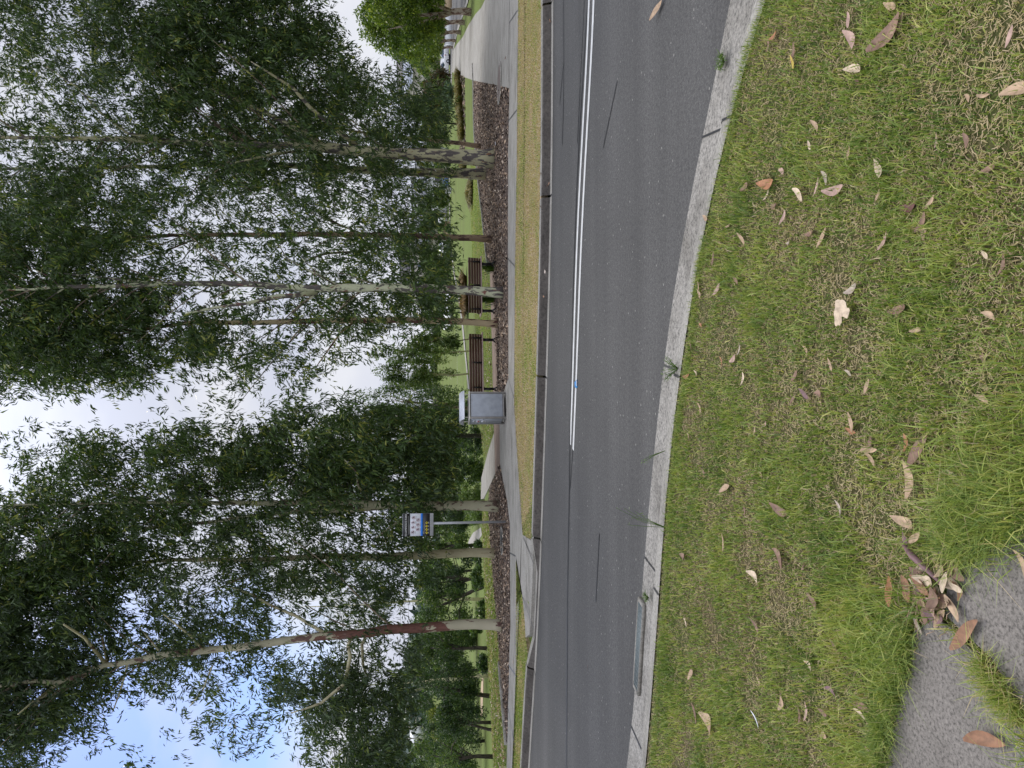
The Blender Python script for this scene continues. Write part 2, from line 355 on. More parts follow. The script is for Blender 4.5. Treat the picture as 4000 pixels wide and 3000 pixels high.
M['hilltrees'] = leaves('hill_leaves', (0.035, 0.065, 0.05), (0.055, 0.09, 0.065), (0.08, 0.125, 0.08), (0.12, 0.16, 0.10), 0.0)
CREAM = (0.46, 0.44, 0.28); GREYB = (0.115, 0.10, 0.095)
M['bark_mottled'] = m_bark('mottled_bark', CREAM, GREYB, 0.515, (0.28, 0.14, 0.07), 0.66, 2.6)
M['bark_patchy'] = m_bark('patchy_bark', (0.50, 0.52, 0.36), GREYB, 0.49, (0.20, 0.085, 0.07), 0.62, 2.6)
M['bark_tan'] = m_bark('tan_flaking_bark', (0.52, 0.42, 0.26), (0.14, 0.065, 0.055), 0.515, None, scale=1.6)
M['bark_brown'] = m_bark('brown_bark', (0.34, 0.25, 0.165), (0.12, 0.075, 0.06), 0.50, None, scale=2.4)
M['bark_cream'] = m_bark('smooth_cream_bark', (0.56, 0.52, 0.34), (0.15, 0.09, 0.06), 0.60, (0.44, 0.39, 0.25), 0.55, scale=1.8)
M['bark_smooth'] = m_bark('smooth_pale_bark', (0.48, 0.46, 0.32), (0.15, 0.10, 0.08), 0.54, (0.30, 0.22, 0.16), 0.62, scale=2.2)
M['bark_red'] = m_bark('peeling_red_bark', (0.47, 0.44, 0.32), (0.17, 0.10, 0.085), 0.56, (0.62, 0.55, 0.44), 0.64, scale=1.5, red=((0.165, 0.075, 0.058), 1.5, 4.4))
M['twigs'] = m_bark('twig_bark', (0.30, 0.25, 0.18), (0.14, 0.10, 0.08), 0.5, None, scale=3)
M['bark_papery'] = m_bark('papery_bark', (0.42, 0.35, 0.28), (0.17, 0.10, 0.07), 0.50, (0.55, 0.48, 0.40), 0.62, scale=4)
M['bark_dark'] = m_bark('dark_trunk', (0.075, 0.06, 0.05), (0.03, 0.025, 0.022), 0.5, None, scale=3)
M['bark_darkspot'] = m_bark('dark_spotted_bark', (0.26, 0.25, 0.17), (0.05, 0.042, 0.045), 0.42, None, scale=4)
M['steel'] = flat('galvanised_steel', (0.42, 0.44, 0.47), 0.45, 0.3)
M['binpanel'] = flat('pale_grey_blue_panel', (0.34, 0.37, 0.42), 0.4, 0.15)
M['binframe'] = flat('steel_frame', (0.26, 0.25, 0.24), 0.4, 0.5)
M['bintop'] = flat('pale_steel_lid', (0.62, 0.60, 0.56), 0.5, 0.1)
M['black'] = flat('black_paint', (0.012, 0.012, 0.013), 0.45)
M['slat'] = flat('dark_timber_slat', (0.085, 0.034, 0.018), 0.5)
M['slatedge'] = flat('lit_timber_tone', (0.52, 0.40, 0.36), 0.6)  # skylight on slat tops and seat, put into the timber colour
M['white'] = flat('white_paint', (0.78, 0.79, 0.80), 0.5)
M['carwhite'] = flat('white_car_paint', (0.80, 0.81, 0.83), 0.2)
M['carred'] = flat('red_car_paint', (0.28, 0.02, 0.02), 0.25)
M['carblue'] = flat('blue_car_paint', (0.05, 0.11, 0.28), 0.25)
M['glass'] = flat('dark_glass', (0.05, 0.08, 0.13), 0.08)
M['rubber'] = flat('tyre_rubber', (0.012, 0.012, 0.012), 0.8)
M['alloy'] = flat('alloy', (0.35, 0.36, 0.38), 0.3, 0.8)
M['lamp'] = flat('lamp_glass', (0.7, 0.68, 0.62), 0.15)
M['redlamp'] = flat('red_lamp', (0.4, 0.02, 0.02), 0.3)
M['signwhite'] = flat('sign_white', (0.66, 0.69, 0.76), 0.4)
M['signblack'] = flat('sign_black', (0.014, 0.015, 0.018), 0.4)
M['signblue'] = flat('sign_blue', (0.02, 0.20, 0.75), 0.4)
M['signyellow'] = flat('sign_yellow', (0.75, 0.62, 0.03), 0.4)
M['signred'] = flat('sign_red', (0.35, 0.05, 0.06), 0.4)
M['signgrey'] = flat('sign_grey', (0.33, 0.34, 0.33), 0.5)
M['roofgrey'] = flat('grey_roof_tiles', (0.20, 0.21, 0.24), 0.7)
M['roofdark'] = flat('dark_roof_tiles', (0.085, 0.08, 0.09), 0.7)
M['roofpale'] = flat('pale_metal_roof', (0.32, 0.35, 0.42), 0.5)
M['wall'] = flat('rendered_wall', (0.50, 0.47, 0.42), 0.8)
M['wallwhite'] = flat('white_wall', (0.72, 0.74, 0.76), 0.8)
M['sand'] = flat('sandstone', (0.42, 0.32, 0.20), 0.85)
M['shelter'] = flat('green_steel', (0.10, 0.135, 0.125), 0.5)
M['plasticblue'] = flat('blue_plastic', (0.05, 0.28, 0.62), 0.3)
M['drainsteel'] = flat('drain_steel', (0.17, 0.20, 0.20), 0.4, 0.5)
M['pole'] = flat('weathered_pole', (0.42, 0.40, 0.38), 0.8)
M['void'] = flat('pit_shadowed_inside', (0.02, 0.02, 0.02), 0.9)
M['pitlid'] = flat('cast_pit_lid', (0.16, 0.125, 0.11), 0.8)

# ------------------------------------------------------------------ ground
def span(a, b, n, k): s = np.linspace(-1, 1, n); return (a + b) / 2 + (b - a) / 2 * np.sinh(k * s) / math.sinh(k)
gx = np.concatenate([-np.geomspace(900, 45, 60), np.linspace(-44, 44, 177), np.geomspace(45, 900, 60)])
gy = np.concatenate([np.linspace(-300, 8, 14), np.arange(8.5, 60, 0.4), np.geomspace(60, 1500, 110)])
X, Y = np.meshgrid(gx, gy); Z = H(X, Y)
Z = Z + np.where(Y > 30, 1, 0) * 0.012 * np.sin(X * .35) * np.sin(Y * .27)
Vg = np.stack([X, Y, Z], -1).reshape(-1, 3); nx, ny = len(gx), len(gy)
ii, jj = np.meshgrid(np.arange(nx - 1), np.arange(ny - 1)); a = (jj * nx + ii).ravel()
ground = np_mesh('ground', Vg, np.stack([a, a+1, a+1+nx, a+nx], 1).ravel(), np.full(len(a), 4), M['lawn'], smooth=True)
tag(ground, kind='structure')

NEAR1 = [(2867, 0), (2824, 241), (2746, 525), (2668, 922), (2640, 1060), (2604, 1310), (2583, 1520), (2569, 1650), (2555, 1804), (2540, 1976), (2505, 2359), (2491, 2700), (2455, 2983)]
NEAR2 = [(2980, 0), (2890, 241), (2835, 525), (2742, 922), (2708, 1060), (2680, 1310), (2652, 1520), (2628, 1650), (2614, 1804), (2594, 1976), (2580, 2359), (2553, 2700), (2526, 2983)]
n1 = smooth_line(extend(line(NEAR1, 0.0), 14, 40), 0.25); n2 = smooth_line(extend(line(NEAR2, 0.12), 14, 40), 0.25)
def resample(L, n):
    d = [0]
    for a_, b_ in zip(L[:-1], L[1:]): d.append(d[-1] + (b_ - a_).length)
    A = np.array(L); tt = np.linspace(0, d[-1], n)
    return [Vector((np.interp(q, d, A[:, 0]), np.interp(q, d, A[:, 1]), np.interp(q, d, A[:, 2]))) for q in tt]
n1 = resample(n1, 400); n2 = resample(n2, 400)
FL = smooth_line(far_line, 0.5)
# road
sheet('road', FL + n1[::-1], M['asphalt'], 0.1)
# near kerb and gutter
mb = MB(); prof = [(-0.02, 0.006), (0.42, 0.012), (0.58, 0.030), (0.76, 0.105), (0.82, 0.122), (1.0, 0.128)]
rows = [[Vector((p.x + (q.x - p.x) * f, p.y + (q.y - p.y) * f, z)) for f, z in prof] for p, q in zip(n1, n2)]
for k in range(len(rows) - 1):
    for j in range(5):
        mb.add([rows[k][j], rows[k+1][j], rows[k+1][j+1], rows[k][j+1]], [(0, 3, 2, 1)], 0 if j < 2 else 1)
acc = 0.0
for k in range(len(rows) - 1):
    acc += (rows[k+1][0] - rows[k][0]).length
    if acc > 1.55:
        acc = 0; t_ = (rows[k+1][3] - rows[k][3]).normalized() * .008; up_ = Vector((0, 0, .006))
        for j in range(5):
            a_, b_ = rows[k][j] + up_, rows[k][j+1] + up_
            mb.add([a_ - t_, a_ + t_, b_ + t_, b_ - t_], [(0, 3, 2, 1)], 2)
tag(mb.build('near_kerb', [M['gutter'], M['kerb'], M['tar']]), kind='structure')
# near verge soil
n2y = sorted(n2, key=lambda p: p.x); nvx = np.array([p.x for p in n2y]); nvy = np.array([p.y for p in n2y])
bk = [Vector((p.x, p.y, 0.118)) for p in n2]
sheet('near_verge', bk + [Vector((bk[-1].x, -25, 0.118)), Vector((bk[0].x + 20, -25, 0.118)), Vector((bk[0].x + 20, bk[0].y, 0.118))], M['soil'], 0.15)

# far kerb: face line FL, upstand 0.13 that drops at the pram ramp
def dirs(L):
    out = []
    for i in range(len(L)):
        t = L[min(i+1, len(L)-1)] - L[max(i-1, 0)]; t.z = 0; t.normalize(); nrm_ = Vector((-t.y, t.x, 0))
        if nrm_.y < 0: nrm_ = -nrm_
        out.append(nrm_)
    return out
nd = dirs(FL); mb = MB(); acc = 0.0
for k in range(len(FL) - 1):
    quad = []
    for p, n_ in ((FL[k], nd[k]), (FL[k+1], nd[k+1])):
        q1, q2 = proj(np.array([[p.x, p.y, p.z]])); py_ = float(q2[0])
        e = float(ss((py_ - 2100) / 130) * (1 - ss((py_ - 2540) / 90))) if p.y > 5 else 0
        h = 0.135 * (1 - e) + 0.025 * e
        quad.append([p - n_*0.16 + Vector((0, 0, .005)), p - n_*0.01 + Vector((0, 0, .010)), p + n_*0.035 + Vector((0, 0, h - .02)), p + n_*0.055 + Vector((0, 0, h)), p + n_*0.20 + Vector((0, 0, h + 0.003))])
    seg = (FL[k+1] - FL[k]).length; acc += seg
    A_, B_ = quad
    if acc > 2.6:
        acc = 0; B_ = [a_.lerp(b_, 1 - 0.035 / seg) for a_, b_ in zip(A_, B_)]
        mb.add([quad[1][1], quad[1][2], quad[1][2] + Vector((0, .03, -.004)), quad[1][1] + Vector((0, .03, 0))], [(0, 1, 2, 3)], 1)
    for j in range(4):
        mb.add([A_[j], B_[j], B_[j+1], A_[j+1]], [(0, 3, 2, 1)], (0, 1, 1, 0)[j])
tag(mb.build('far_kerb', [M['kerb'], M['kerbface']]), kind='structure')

# verge strip, footpaths, mulch
FB = [p + n_ * 0.19 + Vector((0, 0, 0.118)) for p, n_ in zip(FL, nd)]
footnear = [(2024, 0), (2021, 345), (2019, 600), (2012, 1000), (2008, 1577), (2021, 1793), (2032, 1956), (2039, 2063)]
footfar = [(1992, 0), (1990, 345), (1985, 600), (1984, 1000), (1986, 1300), (1986, 1477)]
zf = 0.13
fn_right = extend(line(footnear, 0.118), 60, 0)
leftnear = [(2016, 2175), (2017, 2370), (2017, 2508), (2014, 2725), (2008, 2906), (2004, 3000)]
ln = extend(line(leftnear, 0.118), 0, 60)
i0 = min(range(len(FB)), key=lambda k: abs(proj(np.array([list(FB[k])]))[1][0] - 2120) if FB[k].y > 5 else 9e9)
i1 = min(range(len(FB)), key=lambda k: abs(proj(np.array([list(FB[k])]))[1][0] - 2560) if FB[k].y > 5 else 9e9)
sheet('verge', FB[:i0] + fn_right[1:][::-1] + [fn_right[0]], M['verge'], 0.1)
rampleft = line([(2016, 2178), (2039, 2316), (2050, 2424), (2053, 2490)], 0.118)
sheet('verge_beyond_ramp', rampleft + FB[i1:] + ln[1:][::-1], M['verge'], 0.1)
# footpath incl. junction and ramp (one slab polygon)
foot = extend(line(footnear, zf), 60, 0) + line([(2041, 2088), (2072, 2110)], zf - .005) + [p + Vector((0, 0, -0.03)) for p in FB[i0:i1]] + line([(2053, 2490), (2050, 2424), (2039, 2316), (2016, 2178)], zf) \
    + extend(line(leftnear, zf), 0, 60)[1:]
back = [(1979, 3000), (1983, 2852), (1986, 2725), (1990, 2545), (1994, 2440), (1992, 2045), (1986, 2000), (1981, 1956), (1970, 1902), (1953, 1812), (1951, 1640), (1968, 1530), (1986, 1477), (1986, 1300), (1984, 1000), (1985, 600), (1990, 345), (1992, 0)]
bl = line(back, zf); bl = [bl[0] + (bl[0] - bl[1]).normalized() * 60] + bl + [bl[-1] + (bl[-1] - bl[-2]).normalized() * 60]
sheet('footpath', foot + bl, M['path'], 0.1)
def strip(name, pts, z, mat_, w=0.02, kind='structure', label=None, cat=None):
    L = [Vector((p.x, p.y, z)) for p in pts]; nn = dirs(L); n_ = len(L)
    mbs = MB()
    for k in range(n_ - 1): mbs.add([L[k]-nn[k]*w/2, L[k+1]-nn[k+1]*w/2, L[k+1]+nn[k+1]*w/2, L[k]+nn[k]*w/2], [(0, 3, 2, 1)])
    return tag(mbs.build(name, mat_), label, cat, kind=kind)
for pr in ([(1984, 345 + 130), (2019, 430)], [(1986, 1478), (2008, 1555)], [(1985, 1010), (2011, 1040)], [(1992, 2160), (2014, 2172)], [(1988, 2600), (2016, 2640)], [(1984, 2760), (2010, 2910)], [(1989, 90), (2022, 40)]):
    strip('path_joint', line(pr, zf), zf + .003, M['tar'], 0.03)
strip('path_joint', line([(2075, 2130), (2090, 2300), (2096, 2400), (2098, 2470)], zf), zf + .003, M['tar'], 0.025)
strip('path_joint', line([(2045, 2100), (2085, 2200)], zf), zf + .003, M['tar'], 0.02)
strip('path_joint', line([(2040, 2330), (2085, 2455)], zf), zf + .003, M['tar'], 0.02)
# wide path going away on the right
wide = [(1894, -60), (1894, 0), (1880, 30), (1858, 54), (1830, 98), (1807, 145), (1785, 172), (1771, 195), (1764, 235), (1764, 282), (1789, 286), (1811, 300), (1851, 315), (1941, 333), (1991, 345), (1992, 0), (1993, -400), (1900, -400)]
sheet('wide_path', line(wide, 0.126), M['path'], 0.1)
strip('path_joint', line([(1989, 345), (1988, 180), (1990, 0)], .126), .1335, M['kerb'], 0.10)
# brown strip under the benches and the branching path beyond it
brown = [(1912, 1015), (1921, 1325), (1926, 1550), (1930, 1692), (1934, 1850), (1945, 1880), (1953, 1815), (1952, 1650), (1944, 1560), (1940, 1325), (1932, 1050)]
sheet('bench_pad', line(brown, 0.120), M['pathbrown'], 0.1)
branch = [(1930, 1690), (1905, 1770), (1880, 1866), (1878, 1950), (1889, 1947), (1912, 1900), (1934, 1852)]
sheet('branch_path', line(branch, 0.1235), M['path'], 0.1)
MUL_BACK_R = [(1848, 250), (1851, 315), (1853, 500), (1865, 655), (1876, 753), (1890, 862), (1900, 970), (1909, 1035)]
mulch_r = [(1991, 345), (1941, 333)] + MUL_BACK_R[1:] + [(1925, 1045), (1938, 1325), (1944, 1530), (1968, 1530), (1986, 1477), (1986, 1300), (1984, 1000), (1985, 600)]
sheet('mulch_bed', line(mulch_r, 0.116), M['mulch'], 0.05)
MUL_BACK_L = [(1934, 1862), (1912, 1905), (1910, 2000), (1916, 2117), (1934, 2334), (1945, 2472), (1954, 2588), (1966, 2725), (1974, 2834), (1981, 2906)]
mulch_l = MUL_BACK_L + [(1990, 2545), (1994, 2440), (1992, 2045), (1986, 2000), (1981, 1956), (1970, 1902), (1953, 1812)]
sheet('mulch_bed', line(mulch_l, 0.116), M['mulch'], 0.05)
def edging(pts, label):
    mb = MB(); L = smooth_line(line(pts, 0.11), .4); nn = dirs(L)
    for k in range(len(L) - 1):
        a_, b_ = L[k], L[k+1]; w = 0.05; h = Vector((0, 0, 0.07))
        mb.add([a_-nn[k]*w, b_-nn[k+1]*w, b_+nn[k+1]*w, a_+nn[k]*w, a_-nn[k]*w+h, b_-nn[k+1]*w+h, b_+nn[k+1]*w+h, a_+nn[k]*w+h], [(4,5,6,7),(0,1,5,4),(2,3,7,6),(0,4,7,3),(1,2,6,5)])
    tag(mb.build('garden_edging', M['kerb']), label, 'garden edging')
edging(MUL_BACK_R, 'curved pale concrete edging between the bark mulch and the mown lawn')
edging([(1954, 2588), (1966, 2725), (1974, 2834), (1981, 2906)], 'short concrete edging narrowing the bark mulch towards the footpath, left of the red barked gum')

# near footpath slabs
zs = 0.131
sheet('near_footpath', line([(4001, 2061), (3831, 2118), (3739, 2175), (3700, 2300), (3690, 2400), (3874, 2572), (4001, 2790), (4300, 3200), (4600, 2600), (4400, 2000)], zs), M['nearpath'], 0.08)
sheet('near_footpath', line([(3640, 2410), (3547, 2487), (3540, 2615), (3476, 2827), (3448, 3000), (3430, 3300), (4300, 3600), (4180, 3080), (4001, 2850), (3862, 2610), (3704, 2444)], zs - .002), M['nearpath'], 0.08)

# road markings and tar seams
def marking(name, pts, w, mt, z=0.004):
    L = line(pts, 0.0); return strip(name, smooth_line(L, 0.3), z, mt, w)
l1 = line([(2307, 0), (2251, 1000)], 0); l2 = line([(2326, 0), (2267, 1000)], 0)
marking('white_line', [(2312, -1500), (2307, 0), (2271, 600), (2251, 1000), (2237, 1550), (2229, 1736)], 0.095, M['paint'])
marking('white_line', [(2332, -1500), (2325.5, 0), (2287.5, 600), (2267.5, 1000), (2249, 1600), (2240, 1757)], 0.095, M['paint'])
marking('tar_seam', [(2296, 0), (2258, 600), (2243, 1000), (2226, 1600), (2227, 1900), (2221, 2150), (2213, 2310), (2219, 2500), (2215, 2650), (2213, 3000), (2209, 3800)], 0.06, M['tar'])
marking('tar_seam', [(2200, -200), (2200, 0), (2203, 200), (2207, 362), (2206, 480), (2197, 564)], 0.035, M['tar'])
marking('tar_seam', [(2201, 253), (2192, 350), (2187, 408)], 0.03, M['tar'])
marking('tar_seam', [(2283, 0), (2272, 200), (2263, 434), (2256, 560)], 0.03, M['tar'])
marking('tar_seam', [(2412, 316), (2398, 390), (2376, 480), (2357, 578)], 0.022, M['tar'])
marking('tar_seam', [(2342, 2085), (2338, 2230), (2328, 2350)], 0.03, M['tar'])
marking('tar_seam', [(2238, 1760), (2228, 1905)], 0.03, M['tar'], .0045)

# far road on the right, its kerb and walls
def tsheet(name, pix, mt, dz=0.02):
    pts = up_poly([GT(*q) + Vector((0, 0, dz)) for q in pix]); return tag(MB().poly(pts).build(name, mt), kind='structure')
tsheet('side_road', [(1833, -80), (1823, 10), (1800, 70), (1783, 130), (1767, 200), (1763, 330), (1758, 330), (1759, 180), (1763, 60), (1766, -80)], M['asphalt'], 0.03)
tsheet('side_kerb', [(1840, -80), (1830, 10), (1808, 70), (1789, 128), (1771, 200), (1765, 330), (1763, 330), (1767.5, 200), (1783.5, 130), (1800.5, 70), (1823, 10), (1833, -80)], M['kerb'], 0.045)
tsheet('far_path', [(1758, 640), (1757, 760), (1760, 880), (1766, 980), (1777, 1070), (1790, 1130), (1803, 1200), (1812, 1275), (1820, 1362), (1827, 1430), (1836, 1520), (1830, 1520), (1822, 1430), (1815, 1362), (1806, 1275), (1797, 1200), (1785, 1130), (1772, 1070), (1762, 980), (1756, 880), (1754, 760), (1755, 640)], M['kerb'], 0.04)
tsheet('far_road', [(1747, 760), (1750, 900), (1753, 1000), (1752, 1090), (1744, 1090), (1742, 1000), (1741, 900), (1741, 760)], M['asphalt'], 0.05)
for py_ in (1310, 1340, 1420):
    pass
strip('field_line', [GT(1784, 1190), GT(1787, 1300), GT(1791, 1500)], float(GT(1787, 1300).z) + 0.06, M['white'], 0.12)
tsheet('valley_path', [(1880, 2060), (1850, 2080), (1832, 2110), (1826, 2140), (1850, 2140), (1884, 2090)], M['path'], 0.05)
tsheet('bare_earth', [(1884, 2640), (1879, 2700), (1878, 2800), (1886, 2800), (1889, 2700), (1890, 2640)], M['sand'], 0.05)

# ------------------------------------------------------------------ benches
def bench(cx_pix, rz, label, L=1.62):
    base = G(*cx_pix, 0.12)
    t = thing('park_bench', label, 'bench', base, 'slatted park benches on the brown path', rz)
    # local frame: x along the bench, camera side = -y (the back)
    def bx(m_, c, d): m_.box(c, d)
    sl_ = MB()
    tops = [(0.775, 0.00), (0.70, 0.012), (0.625, 0.026), (0.55, 0.040), (0.475, 0.056)]
    for i, (z, dy) in enumerate(tops):
        sl_.box((0, -0.16 + dy, z - 0.034), (L, 0.03, 0.060)); sl_.box((0, -0.16 + dy, z + .001), (L, 0.032, 0.010), mi=1)  # thin pale cap paints the sky-lit top edge of each slat
    sl_.build('backrest', [M['slat'], M['slatedge']], t, local=True)
    s2_ = MB()
    for k in range(5): s2_.box((0.03, -0.135 + k * 0.098, 0.405 + 0.004 * k), (L + 0.05, 0.085, 0.034))
    s2_.build('seat', M['slatedge'], t, local=True, bevel=0.004)
    for s_ in (-0.43, 0.0, 0.43):
        st = MB(); st.box((s_ * L, -0.185 + .028, 0.61), (0.045, 0.012, 0.36)); st.box((s_ * L, -0.13, 0.43), (0.05, 0.02, 0.10))
        st.box((s_ * L, 0.07, 0.400), (0.05, 0.42, 0.03))
        if s_: st.tube([(s_*L, 0.28, 0.40), (s_*L, 0.30, 0.47), (s_*L, 0.27, 0.50)], 0.014, 6)
        st.build('bracket', M['black'], t, local=True)
        if s_:
            lg = MB(); lg.box((s_ * L, 0.02, 0.24), (0.06, 0.07, 0.30), top=(1, 1.5))
            lg.tube([(s_*L, 0.02, 0.11), (s_*L, -0.10, 0.055), (s_*L, -0.20, 0.018)], [0.03, 0.026, 0.022], 6)
            lg.tube([(s_*L, 0.02, 0.11), (s_*L, 0.14, 0.055), (s_*L, 0.24, 0.018)], [0.03, 0.026, 0.022], 6)
            lg.build('leg', M['black'], t, local=True)
    return t
bench((1941, 1422), R(14), 'slatted timber bench beside the grey bin enclosure, nothing in front of it', 1.66)
bench((1934, 1122), R(12), 'slatted timber bench partly hidden by the patchy gum trunk and strappy plants', 1.66)

# ------------------------------------------------------------------ bin enclosure
bp = G(1977, 1596, 0.13); bp = Vector((bp.x, bp.y + 0.3, 0.13))
be = thing('bin_enclosure', 'grey steel litter bin enclosure with a curved hood beside the footpath', 'bin', bp, rz=R(17))
w, d, h = 0.66, 0.60, 0.86
q = MB()
for sx in (-1, 1):
    for sy in (-1, 1): q.box((sx * (w/2 - .02), sy * (d/2 - .02), h/2), (0.045, 0.045, h))
for sy in (-1, 1): q.box((0, sy * (d/2 - .02), 0.06), (w - .09, 0.035, 0.035))
q.build('frame', M['binframe'], be, local=True, bevel=0.003)
q = MB(); q.box((0, -d/2 + .012, 0.465), (w - 0.095, 0.014, 0.76)); fp_ = q.build('front_panel', M['binpanel'], be, local=True, bevel=.004)
q = MB(); q.box((0.0, d/2 - .012, 0.465), (w - 0.095, 0.014, 0.76)); q.build('back_panel', M['binpanel'], be, local=True)
for sx, nm in ((-1, 'door'), (1, 'side_panel')):
    q = MB(); q.box((sx * (w/2 - .012), 0, 0.465), (0.014, d - 0.095, 0.76)); dr = q.build(nm, M['binpanel'], be, local=True)
    if sx == -1:
        q = MB(); q.tube([(-w/2 - .004, -0.20, 0.54), (-w/2 - 0.03, -0.20, 0.54)], 0.018, 10); q.build('lock', M['steel'], dr, local=True)
        for (z0, z1, mt) in ((0.72, 0.79, 'signwhite'), (0.60, 0.71, 'signwhite'), (0.47, 0.59, 'signwhite')):
            q = MB(); q.box((-w/2 - .006, -0.02, (z0+z1)/2), (0.003, 0.20, z1 - z0 - .01))
            q.box((-w/2 - .009, -0.02, (z0+z1)/2), (0.003, 0.12, (z1 - z0) * .42), mi=1)
            q.build('sticker', [M[mt], M['signred'] if z0 == .60 else M['signgrey']], dr, local=True)
q = MB(); q.box((0, 0, h + 0.016), (w + 0.03, d + 0.03, 0.03)); q.build('top_rim', M['bintop'], be, local=True, bevel=.005)
q = MB(); q.box((0, 0, 0.40), (w - .14, d - .14, 0.70)); q.build('inner_bin', M['black'], be, local=True)
for sx in (-1, 1):
    for sy in (-1, 1):
        q = MB(); q.tube([(sx*(w/2-.05), sy*(d/2-.08), h + .03), (sx*(w/2-.05), sy*(d/2-.08), h + .15)], 0.010, 6); q.build('hood_post', M['bintop'], be, local=True)
arc = [(-0.33 + 0.66 * k / 10, h + 0.145 + 0.11 * math.sin(math.pi * k / 10) ** 0.8) for k in range(11)]
q = MB(); pr = arc + [(u_, v_ - 0.012) for u_, v_ in arc[::-1]]
q.prism(pr, (-w/2 - .02, 0, 0), (0, 1, 0), (0, 0, 1), (1, 0, 0), w + .04); q.build('hood', M['signwhite'], be, local=True, smooth=False)

# ------------------------------------------------------------------ rules sign
spt = G(1979, 2038, 0.12)
sg = thing('park_sign', 'tall park rules sign on a thin galvanised post, black, white and blue', 'sign', spt, rz=R(3))
Yd = spt.y
zt = AT(1573, 2038, Yd).z - 0.12; zb = AT(1693, 2038, Yd).z - 0.12; wd = 86 / F * Yd
q = MB(); q.tube([(0, 0, 0), (0, 0, zt - .03)], 0.030, 12); q.build('post', M['steel'], sg, local=True, smooth=True)
xl = -wd * 0.54; xr = xl + wd; yy = -0.04
def panel(nm, f0, f1, mt, x0=0, x1=1, dy=0.0, par=sg):      # f measured from the top of the plate
    q = MB(); q.box(((xl + wd*x0 + xl + wd*x1)/2, yy - dy, zt - (zt-zb)*(f0+f1)/2), (wd*(x1-x0), 0.004, (zt-zb)*(f1-f0))); return q.build(nm, mt, par, local=True)
plate = panel('plate', 0, 1, M['signwhite'])
panel('header', 0.005, 0.24, M['signblack'], 0.002, 0.998, .003, plate)
panel('blue_band', 0.585, 0.66, M['signblue'], 0.002, 0.998, .003, plate)
panel('warning_panel', 0.66, 0.885, M['signblack'], 0.002, 0.998, .003, plate)
q = MB()
def at_sign(fx_, fy_, dy=0.006): return Vector((xl + wd*fx_, yy - dy, zt - (zt-zb)*fy_))
def disk(mbx, c, r, n=20, r2=0, mi=0):
    o_ = [c + Vector((math.cos(a_)*r, 0, math.sin(a_)*r)) for a_ in [2*math.pi*k/n for k in range(n)]]
    if r2:
        i_ = [c + Vector((math.cos(a_)*r2, 0, math.sin(a_)*r2)) for a_ in [2*math.pi*k/n for k in range(n)]]
        mbx.add(o_ + i_, [(k, (k+1) % n, n+(k+1) % n, n+k) for k in range(n)], mi)
    else: mbx.add(o_, [tuple(range(n))], mi)
R_ = wd * 0.073
for fx_, fy_ in [(0.17, 0.33), (0.385, 0.335), (0.60, 0.34), (0.82, 0.35), (0.285, 0.49), (0.495, 0.495), (0.715, 0.50)]:
    c = at_sign(fx_, fy_); q = MB(); disk(q, c, R_, 24, R_ * 0.86, 0)
    q.tube([c + Vector((-R_*.62, -.001, R_*.62)), c + Vector((R_*.62, -.001, -R_*.62))], R_*0.06, 4, mi=0)
    q.box(c + Vector((0, .001, 0)), (R_*.32, 0.001, R_*1.1), mi=1); q.box(c + Vector((R_*.1, .001, -R_*.1)), (R_*1.0, 0.001, R_*.3), mi=1); disk(q, c + Vector((0, -.0005, R_*.5)), R_*.2, 8, 0, 1)
    q.build('prohibition_symbol', [M['signred'], M['signblack']], plate, local=True)
    q = MB(); q.box(at_sign(fx_, fy_ + 0.085), (R_*1.7, .002, .006)); q.build('caption', M['signgrey'], plate, local=True)
for fx_ in (0.135, 0.28, 0.43, 0.58):
    c = at_sign(fx_, 0.782); r = wd * 0.062; q = MB()
    q.add([c + Vector((r, 0, 0)), c + Vector((0, 0, r)), c + Vector((-r, 0, 0)), c + Vector((0, 0, -r))], [(0, 3, 2, 1)], 0)
    q.box(c + Vector((0, -.002, 0)), (r*.35, .001, r*.9), mi=1); q.box(c + Vector((r*.1, -.002, 0)), (r*.8, .001, r*.22), mi=1)
    q.build('warning_symbol', [M['signyellow'], M['signblack']], plate, local=True)
    q = MB(); q.box(at_sign(fx_, 0.85), (r*1.5, .002, .008)); q.build('caption', M['signwhite'], plate, local=True)
def bars(rows_, mt, nm='small_print'):
    q = MB()
    for f0, x0, x1, hh in rows_: q.box(at_sign((x0+x1)/2, f0), (wd*(x1-x0), .002, hh))
    q.build(nm, mt, plate, local=True)
bars([(0.195, 0.07, 0.90, .007), (0.215, 0.07, 0.55, .007)], M['signgrey'])
bars([(0.70, 0.09, 0.5, .006), (0.725, 0.09, 0.58, .006), (0.675, 0.09, 0.2, .012)], M['signgrey'])
bars([(0.945, 0.5, 0.92, .004)], M['signgrey'])
cu = bpy.data.curves.new('title', 'FONT'); cu.body = "CHAMPION'S PARK"; cu.size = wd * 0.118; cu.extrude = 0.001; cu.align_x = 'CENTER'; cu.align_y = 'CENTER'
to = bpy.data.objects.new('title_tmp', cu); COL.objects.link(to); bpy.context.view_layer.update()
tm = bpy.data.meshes.new_from_object(to.evaluated_get(bpy.context.evaluated_depsgraph_get())); bpy.data.objects.remove(to)
tm.materials.clear(); tm.materials.append(M['white']); tt = bpy.data.objects.new('title_lettering', tm); COL.objects.link(tt); tt.parent = plate
tt.rotation_euler = (R(90), 0, 0); tt.location = at_sign(0.50, 0.115, 0.008)

